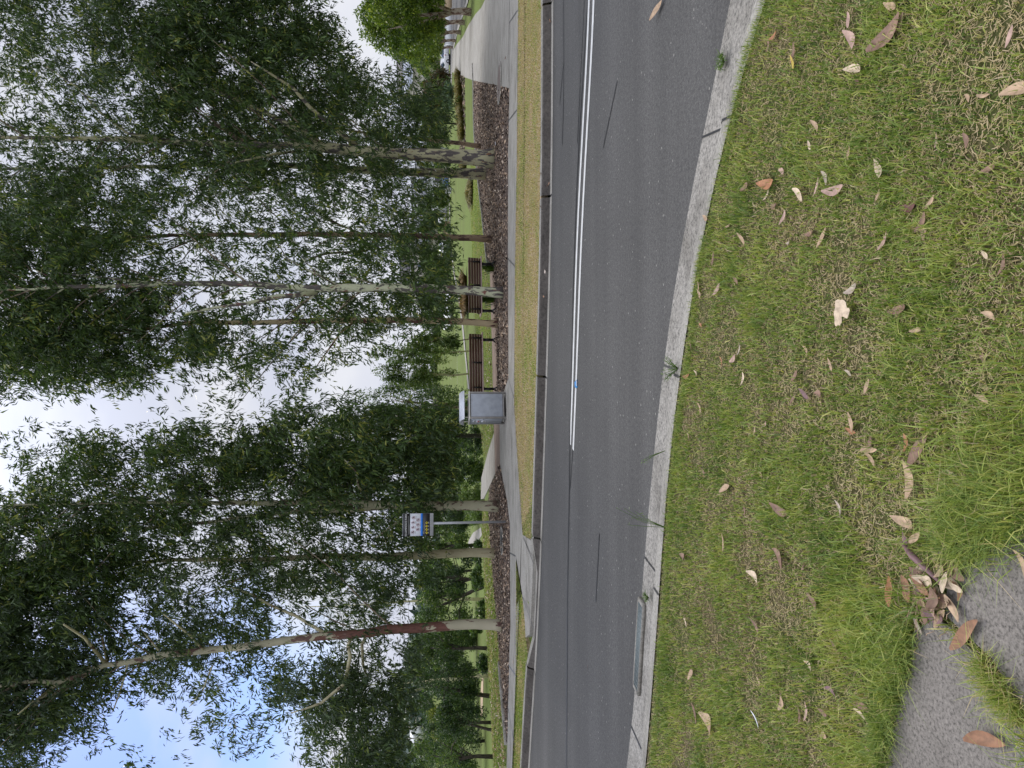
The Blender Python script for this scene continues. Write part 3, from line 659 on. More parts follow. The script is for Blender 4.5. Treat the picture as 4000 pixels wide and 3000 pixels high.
# pits
def pit(pix, r, label, mt):
    c = G(*pix, 0.134); t = thing('pit_cover', label, 'pit cover', c)
    q = MB(); n = 32
    for (r0, r1, z) in ((r, r*0.84, 0.022),):
        A = [Vector((math.cos(2*math.pi*k/n), math.sin(2*math.pi*k/n), 0)) for k in range(n)]
        q.add([v*r0 for v in A] + [v*r0 + Vector((0,0,z)) for v in A] + [v*r1 + Vector((0,0,z)) for v in A] + [v*r1 + Vector((0,0,z-.008)) for v in A],
              [(k, (k+1)%n, n+(k+1)%n, n+k) for k in range(n)] + [(n+k, n+(k+1)%n, 2*n+(k+1)%n, 2*n+k) for k in range(n)] + [(2*n+k, 2*n+(k+1)%n, 3*n+(k+1)%n, 3*n+k) for k in range(n)])
    q.build('concrete_surround', M['kerb'], t, local=True)
    q = MB(); q.add([Vector((math.cos(2*math.pi*k/n)*r*.84, math.sin(2*math.pi*k/n)*r*.84, 0.018)) for k in range(n)], [tuple(range(n))])
    q.tube([(-r*.3, 0, .022), (-r*.3, 0.06, .022)], 0.012, 5); q.build('lid', mt, t, local=True)
pit((1951, 326), 0.54, 'round pit cover half in the mulch and half in the wide concrete path', M['pitlid'])
pit((1961, 2112), 0.36, 'round dark pit cover set in the mulch left of the rules sign', M['void'])

# gully grate in the near gutter
ga, gb = G(2518, 2352, 0.0), G(2498, 2692, 0.0)
dv = (gb - ga); Lg = dv.length; ang = math.atan2(dv.y, dv.x)
gt = thing('gully_grate', 'steel gully grate let into the near gutter', 'drain grate', (ga + gb) / 2 + Vector((0, .0, 0.012)), rz=ang)
q = MB(); wg = 0.14
for sy in (-1, 1): q.box((0, sy*wg/2, 0.012), (Lg, 0.012, 0.03))
for sx in (-1, 1): q.box((sx*Lg/2, 0, 0.012), (0.03, wg, 0.03))
q.build('frame', M['kerb'], gt, local=True)
q = MB(); nb = int(Lg / 0.045)
for k in range(1, nb): q.box((-Lg/2 + Lg*k/nb, 0, 0.014), (0.010, wg - .03, 0.022))
for k in range(1, 5): q.box((0, -wg/2 + wg*k/5, 0.018), (Lg - .03, 0.008, 0.018))
q.build('bars', M['drainsteel'], gt, local=True)
q = MB(); q.box((0, 0, 0.0), (Lg - .03, wg - .03, 0.006)); q.build('opening', M['void'], gt, local=True)
# blue marker on the centre line
c = G(2253, 1500, 0.004); q = MB(); q.box((0, 0, 0.012), (0.10, 0.09, 0.022), top=(0.62, 0.7))
mk = thing('road_marker', 'small blue raised reflective marker on the double white line', 'road marker', c, rz=R(12))
q.build('body', M['plasticblue'], mk, local=True, bevel=.003); q = MB(); q.box((0, -0.046, 0.010), (0.07, 0.006, 0.012)); q.build('reflector', M['signwhite'], mk, local=True)

# ------------------------------------------------------------------ foliage tools
def leaf_quads(C, D, L, Wd, nrm=None):
    """lance leaves: C base points, D unit directions, L lengths, Wd widths -> verts, faces"""
    n = len(C); rnd = rng.normal(size=(n, 3)); S = np.cross(D, rnd); S /= np.linalg.norm(S, axis=1)[:, None] + 1e-9
    mid = C + D * (L * 0.42)[:, None]; tip = C + D * L[:, None]
    bend = rng.normal(size=(n, 3)) * (L * 0.08)[:, None]
    V = np.stack([C, mid + S * (Wd/2)[:, None] + bend, tip, mid - S * (Wd/2)[:, None] + bend], 1).reshape(-1, 3)
    return V
def crown_mesh(name, C, parent, mt, L, wr=0.2, droop=0.8, tint_mu=0.45, bias=(-0.25, 0, 0), cl_t=None, spread=0.7, dirs_=None):
    n = len(C); D = rng.normal(size=(n, 3)) * spread
    if dirs_ is not None: D += dirs_
    D[:, 2] += 0; D[:, 2] -= droop; D += np.array(bias); D /= np.linalg.norm(D, axis=1)[:, None]
    Ls = L * rng.uniform(0.6, 1.25, n); V = leaf_quads(C, D, Ls, Ls * wr * rng.uniform(.75, 1.3, n))
    tint = np.clip(rng.normal(tint_mu - .02, 0.27, n) + (cl_t if cl_t is not None else 0), 0, 1)
    V = V - np.array(parent.location)
    return np_mesh(name, V, np.arange(4 * n), np.full(n, 4), mt, parent, tint)

DENS = """665678888778500000
556578888888830000
566567888888862010
464466888888888860
454466788888888886
556566678888888875
577666778878877665
778767557666666655
888876455555556576
888876544555556677
777665544455555656
788766655445566676
788887665444555665
888876677653442000
777766412644410000
212000220100000000
000000013456666776
245666677778888887
256666667777888886
466767777667787776
667776655656555664
778876666565555543
888887633677556630
888744555543566200
887555666644434200
887666665530245530
887644543256676500
887511323346777630
875321333441677630
530002000000577500""".split()
ODT = np.array([0, .0, .10, .28, .58, 1.0, 1.6, 2.4, 3.5, 4.6])
Dg = np.array([[ODT[int(ch)] for ch in r] for r in DENS])
def vnoise(x, y, s, seed=0):
    r_ = np.random.default_rng(seed); v = 0
    for k in range(5):
        a_ = r_.uniform(0, 2*math.pi); f_ = s * r_.uniform(.6, 1.8); v = v + np.sin((x*math.cos(a_) + y*math.sin(a_))*f_ + r_.uniform(0, 6) + 1.5*np.sin((x*math.sin(a_) - y*math.cos(a_))*f_*.7))
    return v / 5
def od(px, py):
    x = np.clip(px / 100 - 0.5, 0, 16.999); y = np.clip(py / 100 - 0.5, 0, 28.999)
    i = x.astype(int); j = y.astype(int); fx_ = x - i; fy_ = y - j
    v = (Dg[j, i]*(1-fx_) + Dg[j, i+1]*fx_)*(1-fy_) + (Dg[j+1, i]*(1-fx_) + Dg[j+1, i+1]*fx_)*fy_
    nz_ = vnoise(px, py, 1/38, 11)*.55 + vnoise(px, py, 1/16, 12)*.45
    v = v * np.clip(1.08 + 2.2*nz_, .04, 2.4)
    return v * np.where(px > 1760, 0, 1) * np.where(px < -60, np.clip(1 + (px + 60) / 900, 0, 1) * 0.8, 1)

# tall gums along the mulch: (base px,py), bark, trunk [(px,py,w)], limbs, label
GUMS = [
 dict(b=(1930, 621), bark='bark_mottled', label='thickest gum, cream and grey mottled trunk beside a thinner mottled one', sg=300,
      tr=[(1930, 621, 78), (1880, 618, 62), (1800, 612, 54), (1650, 605, 47), (1500, 598, 43), (1380, 586, 42), (1265, 576, 40), (1180, 566, 26), (1020, 565, 24), (800, 560, 22), (500, 543, 20), (316, 542, 17), (0, 535, 12), (-500, 530, 4)],
      limbs=[([(1397, 572, 18), (1307, 502, 17), (1216, 425, 14), (1144, 344, 12), (1060, 290, 8), (980, 240, 4)], -.8),
             ([(1270, 570, 22), (1194, 524, 20), (1080, 462, 19), (968, 411, 17), (859, 357, 15), (770, 310, 14), (678, 267, 12), (500, 200, 9), (340, 140, 7), (150, 60, 4)], .6),
             ([(700, 555, 12), (497, 520, 10), (380, 430, 8), (300, 340, 6), (180, 260, 3)], -.5),
             ([(1170, 590, 10), (1080, 600, 9), (900, 640, 5)], -1.0)]),
 dict(b=(1899, 680), bark='bark_mottled', label='second mottled gum trunk, just left of the thickest one', sg=260,
      tr=[(1899, 681, 44), (1800, 678, 38), (1650, 674, 33), (1500, 671, 30), (1388, 662, 28), (1250, 655, 24), (1103, 646, 20), (900, 640, 17), (600, 650, 14), (200, 660, 9), (-400, 660, 3)],
      limbs=[([(1300, 660, 12), (1150, 700, 9), (1000, 740, 6), (850, 760, 3)], .8), ([(1150, 650, 9), (1000, 680, 7), (880, 660, 4)], -.6)]),
 dict(b=(1880, 570), bark='bark_brown', label='slender gum with a rough brown base, right of the thickest gum', sg=170,
      tr=[(1880, 571, 18), (1800, 560, 16), (1700, 550, 15), (1627, 543, 13), (1500, 530, 11), (1300, 500, 8), (1050, 470, 5), (900, 450, 2)],
      limbs=[([(1500, 530, 6), (1400, 490, 5), (1300, 420, 2)], 0.5)]),
 dict(b=(1923, 934), bark='bark_brown', label='slim gum with brown upper trunk, alone on the mulch right of the benches', sg=250,
      tr=[(1926, 936, 28), (1850, 930, 25), (1700, 925, 23), (1590, 920, 22), (1400, 916, 21), (1200, 915, 20), (949, 917, 18), (723, 919, 14), (520, 926, 9), (300, 940, 6), (-200, 950, 2)],
      limbs=[([(1420, 916, 9), (1330, 880, 8), (1240, 830, 5)], .5), ([(1480, 918, 9), (1430, 980, 9), (1280, 990, 8), (1210, 1010, 4)], -.5), ([(800, 917, 8), (650, 980, 6), (500, 1010, 3)], .7)]),
 dict(b=(1966, 1141), bark='bark_patchy', label='patchy grey-green gum in front of the benches, forking high up', sg=300,
      tr=[(1968, 1143, 46), (1930, 1141, 40), (1850, 1136, 36), (1659, 1127, 33), (1500, 1124, 32), (1352, 1125, 32), (1194, 1128, 28), (990, 1110, 23), (800, 1107, 20), (678, 1107, 18), (434, 1118, 16), (226, 1120, 14), (131, 1130, 9), (-300, 1140, 3)],
      limbs=[([(1240, 1140, 20), (1150, 1155, 18), (1081, 1158, 17), (968, 1184, 13), (850, 1200, 10), (723, 1225, 6)], -.4),
             ([(640, 1107, 12), (520, 1098, 11), (434, 1089, 9), (330, 1078, 8), (226, 1066, 5)], .4),
             ([(1330, 1118, 9), (1250, 1080, 8), (1120, 1010, 6), (1080, 940, 3)], .8), ([(1310, 1115, 7), (1240, 1070, 6), (1180, 1010, 3)], -.5),
             ([(1240, 1145, 8), (1180, 1190, 7), (1130, 1240, 3)], .5), ([(260, 1120, 7), (200, 1160, 5), (150, 1190, 3)], .3), ([(240, 1122, 8), (190, 1080, 6), (130, 1050, 3)], -.3)]),
 dict(b=(1945, 1264), bark='bark_tan', label='straight gum with tan and dark red flaking bark, between the two benches', sg=260,
      tr=[(1947, 1266, 31), (1900, 1262, 27), (1780, 1256, 25), (1634, 1250, 24), (1500, 1251, 23), (1300, 1253, 22), (1100, 1257, 20), (900, 1261, 18), (791, 1256, 17), (640, 1275, 13), (542, 1292, 10), (300, 1300, 7), (-200, 1320, 2)],
      limbs=[([(1380, 1258, 9), (1330, 1300, 8), (1280, 1370, 6), (1230, 1440, 3)], -.5), ([(1400, 1250, 8), (1350, 1200, 7), (1310, 1160, 3)], .6),
             ([(1200, 1258, 7), (1150, 1310, 6), (1120, 1350, 3)], .5), ([(540, 1292, 7), (400, 1320, 5), (250, 1400, 3)], -.4)]),
 dict(b=(1947, 1974), bark='bark_smooth', label='twin stemmed pale gum immediately right of the rules sign', sg=300,
      tr=[(1949, 1976, 47), (1900, 1976, 40), (1800, 1976, 38), (1702, 1976, 37), (1578, 1975, 36), (1488, 1972, 30), (1352, 1961, 22), (1126, 1966, 20), (968, 1966, 18), (800, 1963, 15), (588, 1961, 12), (300, 1968, 8), (0, 1975, 6), (-350, 1980, 2)],
      limbs=[([(1500, 1980, 22), (1397, 1990, 20), (1171, 1997, 18), (1036, 2011, 16), (945, 2020, 14), (836, 2038, 13), (640, 2055, 11), (452, 2074, 9), (271, 2092, 6), (100, 2110, 3)], .5),
             ([(1450, 1960, 9), (1400, 1900, 8), (1390, 1840, 6), (1330, 1780, 3)], -.6), ([(1200, 1950, 9), (1130, 1880, 8), (1050, 1800, 4)], .6),
             ([(870, 1960, 9), (820, 1930, 8), (740, 1860, 5), (700, 1790, 3)], .7), ([(560, 1960, 8), (450, 1930, 5), (380, 1870, 3)], -.4),
             ([(1620, 1995, 10), (1540, 2050, 8), (1470, 2100, 4)], -.7)]),
 dict(b=(1934, 2160), bark='bark_cream', label='smooth cream gum with one dark scar, left of the rules sign', sg=280,
      tr=[(1937, 2162, 44), (1900, 2158, 36), (1800, 2160, 34), (1717, 2164, 33), (1600, 2170, 31), (1488, 2178, 29), (1275, 2173, 25), (1000, 2187, 19), (820, 2187, 16), (678, 2187, 13), (500, 2195, 9), (362, 2210, 6), (0, 2230, 3)],
      limbs=[([(1120, 2180, 10), (1000, 2130, 8), (900, 2080, 4)], .5), ([(1090, 2185, 10), (980, 2240, 8), (850, 2300, 6), (700, 2360, 3)], -.5), ([(700, 2187, 7), (560, 2150, 5), (450, 2120, 2)], .6)]),
 dict(b=(1959, 2439), bark='bark_red', label='big leaning gum with peeling dark red bark over a cream base', sg=340,
      tr=[(1961, 2442, 58), (1930, 2440, 50), (1850, 2438, 45), (1789, 2442, 43), (1650, 2452, 42), (1500, 2460, 40), (1451, 2470, 38), (1330, 2480, 36), (1215, 2490, 34), (979, 2522, 31), (859, 2535, 29), (619, 2562, 26), (480, 2590, 23), (407, 2598, 22), (310, 2640, 20), (226, 2666, 18), (136, 2661, 15), (0, 2680, 12), (-300, 2700, 5)],
      limbs=[([(1372, 2486, 14), (1360, 2526, 14), (1368, 2565, 14), (1355, 2630, 13), (1341, 2675, 12), (1254, 2746, 10), (1190, 2770, 7), (1136, 2785, 4)], -.3),
             ([(1430, 2482, 12), (1414, 2518, 12), (1418, 2596, 11), (1440, 2660, 5)], .5),
             ([(1270, 2475, 13), (1238, 2455, 13), (1160, 2408, 12), (1057, 2364, 10), (980, 2320, 8), (900, 2293, 5)], .5),
             ([(226, 2666, 15), (181, 2711, 14), (110, 2780, 11), (72, 2824, 7), (20, 2860, 3)], .4), ([(200, 2690, 9), (120, 2750, 8), (70, 2790, 4)], -.4),
             ([(407, 2585, 13), (330, 2490, 11), (250, 2440, 6)], -.6), ([(420, 2600, 10), (400, 2490, 8), (340, 2440, 4)], .4),
             ([(500, 2590, 8), (470, 2700, 7), (440, 2780, 4)], .6), ([(800, 2545, 8), (740, 2480, 8), (640, 2400, 4)], -.5), ([(830, 2600, 6), (790, 2700, 6), (740, 2760, 3)], .3),
             ([(620, 2540, 8), (570, 2480, 6), (540, 2450, 3)], .5)]),
]
cl_n = 0
for g in GUMS:
    base = G(*g['b'], 0.11); g['Y'] = base.y; g['base'] = base
    g['ob'] = thing('gum_tree', g['label'], 'tree', base, 'tall gum trees standing in the bark mulch')
    mb = MB(); P = [AT(px, py, base.y) for px, py, w in g['tr']]; Rr = [w / 2 / F * base.y * (.88 if g['bark'] == 'bark_red' else 1) for _, _, w in g['tr']]
    P[0] = Vector((P[0].x, P[0].y, 0.06)); Rr[0] *= 1.1
    # refine with slight waver
    PP, RR = [], []
    for i in range(len(P) - 1):
        n_ = max(1, int((P[i+1] - P[i]).length / 0.35))
        for k in range(n_):
            f_ = k / n_; PP.append(P[i].lerp(P[i+1], f_) + Vector((rng.normal(), rng.normal(), 0)) * 0.006); RR.append((Rr[i]*(1-f_) + Rr[i+1]*f_) * rng.uniform(.96, 1.04))
    PP.append(P[-1]); RR.append(Rr[-1]); mb.tube(PP, RR, 14)
    g['path'] = np.array([list(p) for p in P])
    for lim, dd in g['limbs']:
        n_ = len(lim); q_ = [AT(px, py, base.y + dd * 2.0 * (k / (n_-1))) for k, (px, py, w) in enumerate(lim)]
        g.setdefault('lims', []).append((q_, [max(.006, w/2/F*base.y) for _, _, w in lim]))
    g['mb'] = mb; g['C'] = []; g['T'] = []
# scatter leaf sprays through the crowns
CW = 0.20
def spray_pass(n_try):
    px = rng.uniform(-560, 1760, n_try); py = rng.uniform(-260, 3230, n_try)
    keep = rng.uniform(0, 5.0, n_try) < od(px, np.clip(py, 0, 3000)); return px[keep], py[keep]
px, py = spray_pass(60000)
scores = np.zeros((len(GUMS), len(px)))
for k, g in enumerate(GUMS):
    tp = sorted([(a_, b_) for a_, b_, _ in g['tr']]); ax = np.interp(px, [a_ for a_, _ in tp], [b_ for _, b_ in tp])
    topf = np.where(px < g['tr'][-1][0], 3.0, 0.0)
    scores[k] = np.exp(-((py - ax) / g['sg'])**2) * np.exp(-topf) + 1e-9
scores /= scores.sum(0); pick = (np.cumsum(scores, 0) > rng.uniform(0, 1, len(px))).argmax(0)
for k, g in enumerate(GUMS):
    sel = pick == k; n_ = sel.sum(); dep = g['Y'] + np.clip(rng.normal({8: 1.3, 4: 1.3}.get(k, 0.6), 1.15, n_), {8: -.5, 4: -.6}.get(k, -2.0), 3.8)
    cen = np.array([list(AT(a_, b_, d_)) for a_, b_, d_ in zip(px[sel], py[sel], dep)]).reshape(-1, 3)
    g['cen'] = cen
    ct = rng.normal(0, 0.10, n_) + np.where(rng.uniform(size=n_) < 0.13, 0.32, 0)
    per = 32; sub = 4                        # four bunches of eight leaves, each bunch hanging from one twig end
    bc = np.repeat(cen, sub, 0) + rng.normal(size=(n_*sub, 3)) * np.array([.20, .20, .17]); bd = rng.normal(size=(n_*sub, 3)) * .55
    C = np.repeat(bc, per // sub, 0) + rng.normal(size=(n_*per, 3)) * .055; T = np.repeat(ct, per) + np.repeat(rng.normal(0, .08, n_*sub), per // sub)
    crown_mesh('crown', C, g['ob'], M['gumcool'] if k in (8, 1) else M['gum'], 0.175, 0.22, 0.75, 0.42, (-0.30, 0.0, 0.0), T, .38, np.repeat(bd, per // sub, 0))
    # branches reaching out to the sprays
    mb = g['mb']; path = g['path']; order = rng.permutation(n_)[:min(38, n_)]
    for c_ in cen[order]:
        hd = np.hypot(path[:, 0] - c_[0], path[:, 1] - c_[1]).min()
        zt_ = max(1.8, c_[2] - 0.35 - hd * 0.9)
        zz = path[:, 2]; bx_ = np.interp(zt_, zz, path[:, 0]); by_ = np.interp(zt_, zz, path[:, 1])
        if zt_ > zz[-1] or (zt_ <= 2.6 and hd > .9): continue
        A_ = Vector((bx_, by_, zt_)); B_ = Vector(c_); mid = A_.lerp(B_, .5) + Vector((rng.normal()*.15, rng.normal()*.15, rng.normal()*.12 + .12 * (B_-A_).length * .3))
        if (B_ - A_).length > 4.5: continue
        r0 = 0.006 + 0.005 * (B_ - A_).length
        mb.tube([A_, A_.lerp(mid, .5) + Vector((0, 0, .05)), mid, mid.lerp(B_, .6), B_], [r0, r0*.8, r0*.6, r0*.4, .003], 5, mi=1, cap=False)
    mb.build('trunk', [M[g['bark']], M['twigs']], g['ob'], smooth=True)
    for q_, r_ in g['lims']: MB().tube(q_, r_, 8).build('limb', M['bark_cream' if g['bark'] == 'bark_red' else g['bark']], g['ob'], smooth=True)

# ------------------------------------------------------------------ trees and shrubs behind
def lobe_points(c, r, n, lobes=16, tight=0.30, hollow=0.5):
    c = np.array(c); r = np.array(r); L = rng.normal(size=(lobes, 3)); L /= np.linalg.norm(L, axis=1)[:, None]
    L *= (rng.uniform(hollow, 0.86, lobes)**0.6)[:, None]; L[0] = 0
    lr = rng.uniform(tight*.75, tight*1.35, lobes); k = rng.integers(0, lobes, n)
    d = rng.normal(size=(n, 3)); d /= np.linalg.norm(d, axis=1)[:, None]; d *= (rng.uniform(0, 1, n)**0.38)[:, None]
    lt = rng.normal(0, .10, lobes)
    return c + (L[k] + d * lr[k][:, None]) * r, lt[k]
def bg_tree(name, label, cat, box, Yd, mt, n, trunk='bark_dark', base=None, leaf=None, depth=None, group=None, lobes=18, tight=.30, tw=None, droop=.4, zbase=None):
    p0, p1, q0, q1 = box; c = AT((p0+p1)/2, (q0+q1)/2, Yd); rz_ = (p1-p0)/2/F*Yd; rx_ = (q1-q0)/2/F*Yd
    bx_, by_ = (c.x, c.y) if base is None else (AT(p1, base, Yd).x, Yd)
    zb_ = float(H(bx_, by_)) if zbase is None else zbase
    t = thing(name, label, cat, (bx_, by_, zb_), group)
    P, lt = lobe_points(c, (rx_*.98, (depth or rx_)*.95, rz_*.98), n, lobes, tight)
    P[:, 2] = np.maximum(P[:, 2], zb_ + 0.05)
    leaf = leaf or max(0.16, 0.0040 * Yd)
    crown_mesh('crown', P, t, M[mt], leaf, 0.34, droop, 0.45, (0, 0, 0), lt, 1.0)
    if trunk:
        mb = MB(); w_ = tw or max(0.05, 0.028 * (c.z + rz_ - zb_)); B_ = Vector((bx_, by_, zb_ - .1)); T_ = Vector((c.x, c.y, c.z + rz_*.35))
        mb.tube([B_, B_.lerp(T_, .35) + Vector((rng.normal()*.1, 0, 0)), B_.lerp(T_, .7) + Vector((rng.normal()*.12, 0, 0)), T_], [w_, w_*.75, w_*.5, w_*.15], 8)
        for k in range(7):
            a_ = B_.lerp(T_, rng.uniform(.35, .8)); e_ = Vector(P[rng.integers(0, n)]); 
            mb.tube([a_, a_.lerp(e_, .5) + Vector((0, 0, .1 * rz_)), e_], [w_*.35, w_*.22, w_*.06], 5, cap=False)
        mb.build('trunk', M[trunk], t, smooth=True)
    return t
bg_tree('paddock_tree', 'bushy dark tree at the far left edge of the valley field', 'tree', (1600, 1895, 2840, 3060), 60, 'mid', 7000, base=2960)
bg_tree('paddock_tree', 'dark round tree in the valley with a leaning black trunk, second from the far left', 'tree', (1690, 1890, 2740, 2900), 52, 'dark', 6000, base=2860)
bg_tree('paddock_tree', 'small yellow-green tree in the valley, brightest of the left group', 'tree', (1655, 1770, 2760, 2880), 70, 'yellowgreen', 3000, base=2830)
bg_tree('paddock_tree', 'tall dark green tree behind the thin pale trunk, left of the red barked gum', 'tree', (1575, 1880, 2560, 2790), 55, 'dark', 9500, base=2730)
bg_tree('paddock_tree', 'mid green valley tree directly left of the red barked gum', 'tree', (1600, 1850, 2440, 2620), 58, 'mid', 7000, base=2540)
bg_tree('paddock_tree', 'olive green valley tree between the red barked gum and the thin white trunk', 'tree', (1590, 1850, 2300, 2470), 62, 'mid', 6500, base=2275)
bg_tree('paddock_tree', 'dark valley tree with a sloping black trunk right of the thin white trunk', 'tree', (1600, 1830, 2170, 2330), 66, 'dark', 6500, base=2275)
bg_tree('paddock_tree', 'dense valley tree behind the smooth cream gum', 'tree', (1600, 1840, 2050, 2210), 60, 'mid', 6500)
bg_tree('paddock_tree', 'leafy valley tree right behind the rules sign', 'tree', (1640, 1860, 1930, 2090), 56, 'dark', 6500)
bg_tree('wattle_shrub', 'yellow-green feathery shrub below the rules sign, behind the crest', 'shrub', (1790, 1885, 1880, 2050), 40, 'light', 4000, None)
bg_tree('wattle_shrub', 'dull green shrub at the end of the branching path', 'shrub', (1760, 1885, 1790, 1900), 36, 'mid', 3800, None)
for a_, b_, c_, d_, Yq, mt_, lb in [(1790, 1885, 1660, 1780, 42, 'dark', 'dark shrub under the bushy gum behind the bin, left side'), (1800, 1885, 1740, 1840, 46, 'mid', 'green shrub between the dark spotted trunks'), (1810, 1882, 1960, 2060, 44, 'light', 'pale green shrub right of the curved valley path'),
        (1800, 1870, 1560, 1650, 48, 'dark', 'dark low bush behind the bin'), (1840, 1890, 2215, 2300, 38, 'mid', 'low bush on the valley edge left of the cream gum'), (1830, 1880, 2420, 2480, 48, 'mid', 'low bush behind the red barked gum'), (1640, 1868, 2480, 2760, 78, 'dark', 'broad dark valley tree filling the belt behind the thin cream gum'), (1650, 1872, 2740, 3060, 80, 'dark', 'broad dark valley tree filling the belt at the far left')]:
    bg_tree('understorey_shrub', lb, 'shrub', (a_, b_, c_, d_), Yq, mt_, 2600 if Yq < 70 else 9000, None if Yq < 70 else 'bark_dark', depth=None if Yq < 70 else 4)
bg_tree('wattle_shrub', 'low dark shrub beside the curved valley path', 'shrub', (1850, 1892, 2110, 2215), 32, 'dark', 1500, None)
bg_tree('wattle_shrub', 'low green shrub at the foot of the thin white trunk', 'shrub', (1862, 1900, 2350, 2420), 29, 'mid', 1400, None)
bg_tree('wattle_shrub', 'dark low bush on the crest left of the red barked gum', 'shrub', (1862, 1908, 2560, 2625), 27, 'dark', 1400, None)
bg_tree('park_tree', 'tall bushy gum behind the bin, its dark spotted trunk standing on the lawn', 'tree', (1170, 1830, 1560, 1800), 31, 'mid', 15000, 'bark_darkspot', base=1703, tw=.11, lobes=26, tight=.26)
bg_tree('park_tree', 'tall bushy tree just right of the twin stemmed gum', 'tree', (1230, 1800, 1720, 1935), 37, 'gum', 11000, 'bark_darkspot', base=1844, tw=.09, lobes=24, tight=.26)
bg_tree('park_tree', 'dense green tree behind the bin hood', 'tree', (1390, 1835, 1470, 1660), 42, 'mid', 11000, 'bark_papery', base=1600, tw=.12, lobes=24, tight=.28)
bg_tree('sapling', 'tallest pale sapling behind the bench beside the bin', 'tree', (1445, 1790, 1335, 1430), 34, 'light', 3000, 'bark_cream', base=1369, tw=.045, lobes=16, group='saplings on the lawn behind the bench')
bg_tree('sapling', 'leafiest sapling on the lawn, closest to the bin', 'tree', (1490, 1815, 1400, 1525), 33, 'light', 4500, 'bark_cream', base=1456, tw=.05, lobes=18, group='saplings on the lawn behind the bench')
bg_tree('sapling', 'thinnest sapling, right of the other two on the lawn', 'tree', (1590, 1800, 1285, 1385), 31, 'light', 2600, 'bark_brown', base=1318, tw=.03, lobes=14, group='saplings on the lawn behind the bench')
bg_tree('park_tree', 'dark spreading tree behind the small shelter', 'tree', (1640, 1765, 1140, 1330), 92, 'dark', 5500)
bg_tree('park_tree', 'dark tree across the lawn above the second bench', 'tree', (1640, 1762, 995, 1115), 105, 'mid', 4000)
bg_tree('park_tree', 'drooping olive tree across the lawn, left of the small sign', 'tree', (1645, 1735, 825, 935), 112, 'mid', 3500, droop=1.2)
bg_tree('park_tree', 'round bright green tree beside the pale house and its white box', 'tree', (1660, 1752, 735, 812), 103, 'bright', 3500)
bg_tree('park_tree', 'dark tree behind the parked white cars across the lawn', 'tree', (1640, 1716, 940, 1085), 135, 'dark', 3500)
bg_tree('garden_tree', 'leafy green tree behind the thickest gum trunk', 'tree', (1630, 1768, 400, 560), 62, 'bright', 5500, lobes=20)
bg_tree('garden_tree', 'green tree seen between the two mottled gum trunks', 'tree', (1640, 1765, 555, 690), 75, 'mid', 4500, lobes=20)
bg_tree('garden_shrub', 'big rounded shrub with reddish brown tips beside the wide path', 'shrub', (1660, 1768, 272, 420), 60, 'reddish', 7000, None, lobes=30, tight=.35)
bg_tree('garden_shrub', 'low blue-green conifer in front of the reddish shrub', 'shrub', (1730, 1772, 311, 440), 54, 'blueish', 3500, None, lobes=20)
bg_tree('garden_shrub', 'small lime green tree top behind the reddish shrub', 'shrub', (1640, 1700, 320, 350), 75, 'bright', 900, None)
bg_tree('clipped_shrub', 'clipped round shrub beside the slim brown gum across the lawn', 'shrub', (1741, 1758, 885, 910), 100, 'mid', 700, None)
bg_tree('clipped_shrub', 'clipped round shrub below the parked white cars', 'shrub', (1740, 1764, 952, 985), 98, 'mid', 900, None)
bg_tree('clipped_shrub', 'clipped round shrub nearest the left end of the far road', 'shrub', (1741, 1766, 990, 1035), 95, 'mid', 1100, None)
# backing wood far left and far centre
for k, (a0, a1, b0, b1, yy_, lab) in enumerate([(1610, 1852, 2900, 3300, 100, 'far valley tree beyond the left frame edge trees'), (1640, 1856, 2600, 2950, 95, 'far valley tree behind the yellow-green one'),
        (1650, 1856, 2350, 2650, 98, 'far valley tree behind the red barked gum'), (1650, 1852, 2080, 2380, 100, 'far valley tree behind the cream gum and thin white trunk'),
        (1620, 1850, 1800, 2110, 95, 'far valley tree behind the sign'), (1600, 1835, 1560, 1840, 100, 'far valley tree behind the bushy gums'), (1640, 1745, 1300, 1560, 150, 'far tree beyond the playing field behind the saplings')]):
    bg_tree('far_tree', lab, 'tree', (a0, a1, b0, b1), yy_, ['mid', 'dark', 'mid', 'dark', 'mid', 'dark', 'mid'][k], 7000, leaf=.5, depth=5)
bg_tree('far_tree', 'far tree above the houses right of the lawn', 'tree', (1640, 1740, 1070, 1190), 150, 'mid', 2500, leaf=.6)
bg_tree('far_tree', 'far dark tree beside the grey roofed house', 'tree', (1630, 1735, 600, 700), 140, 'dark', 2500, leaf=.55)

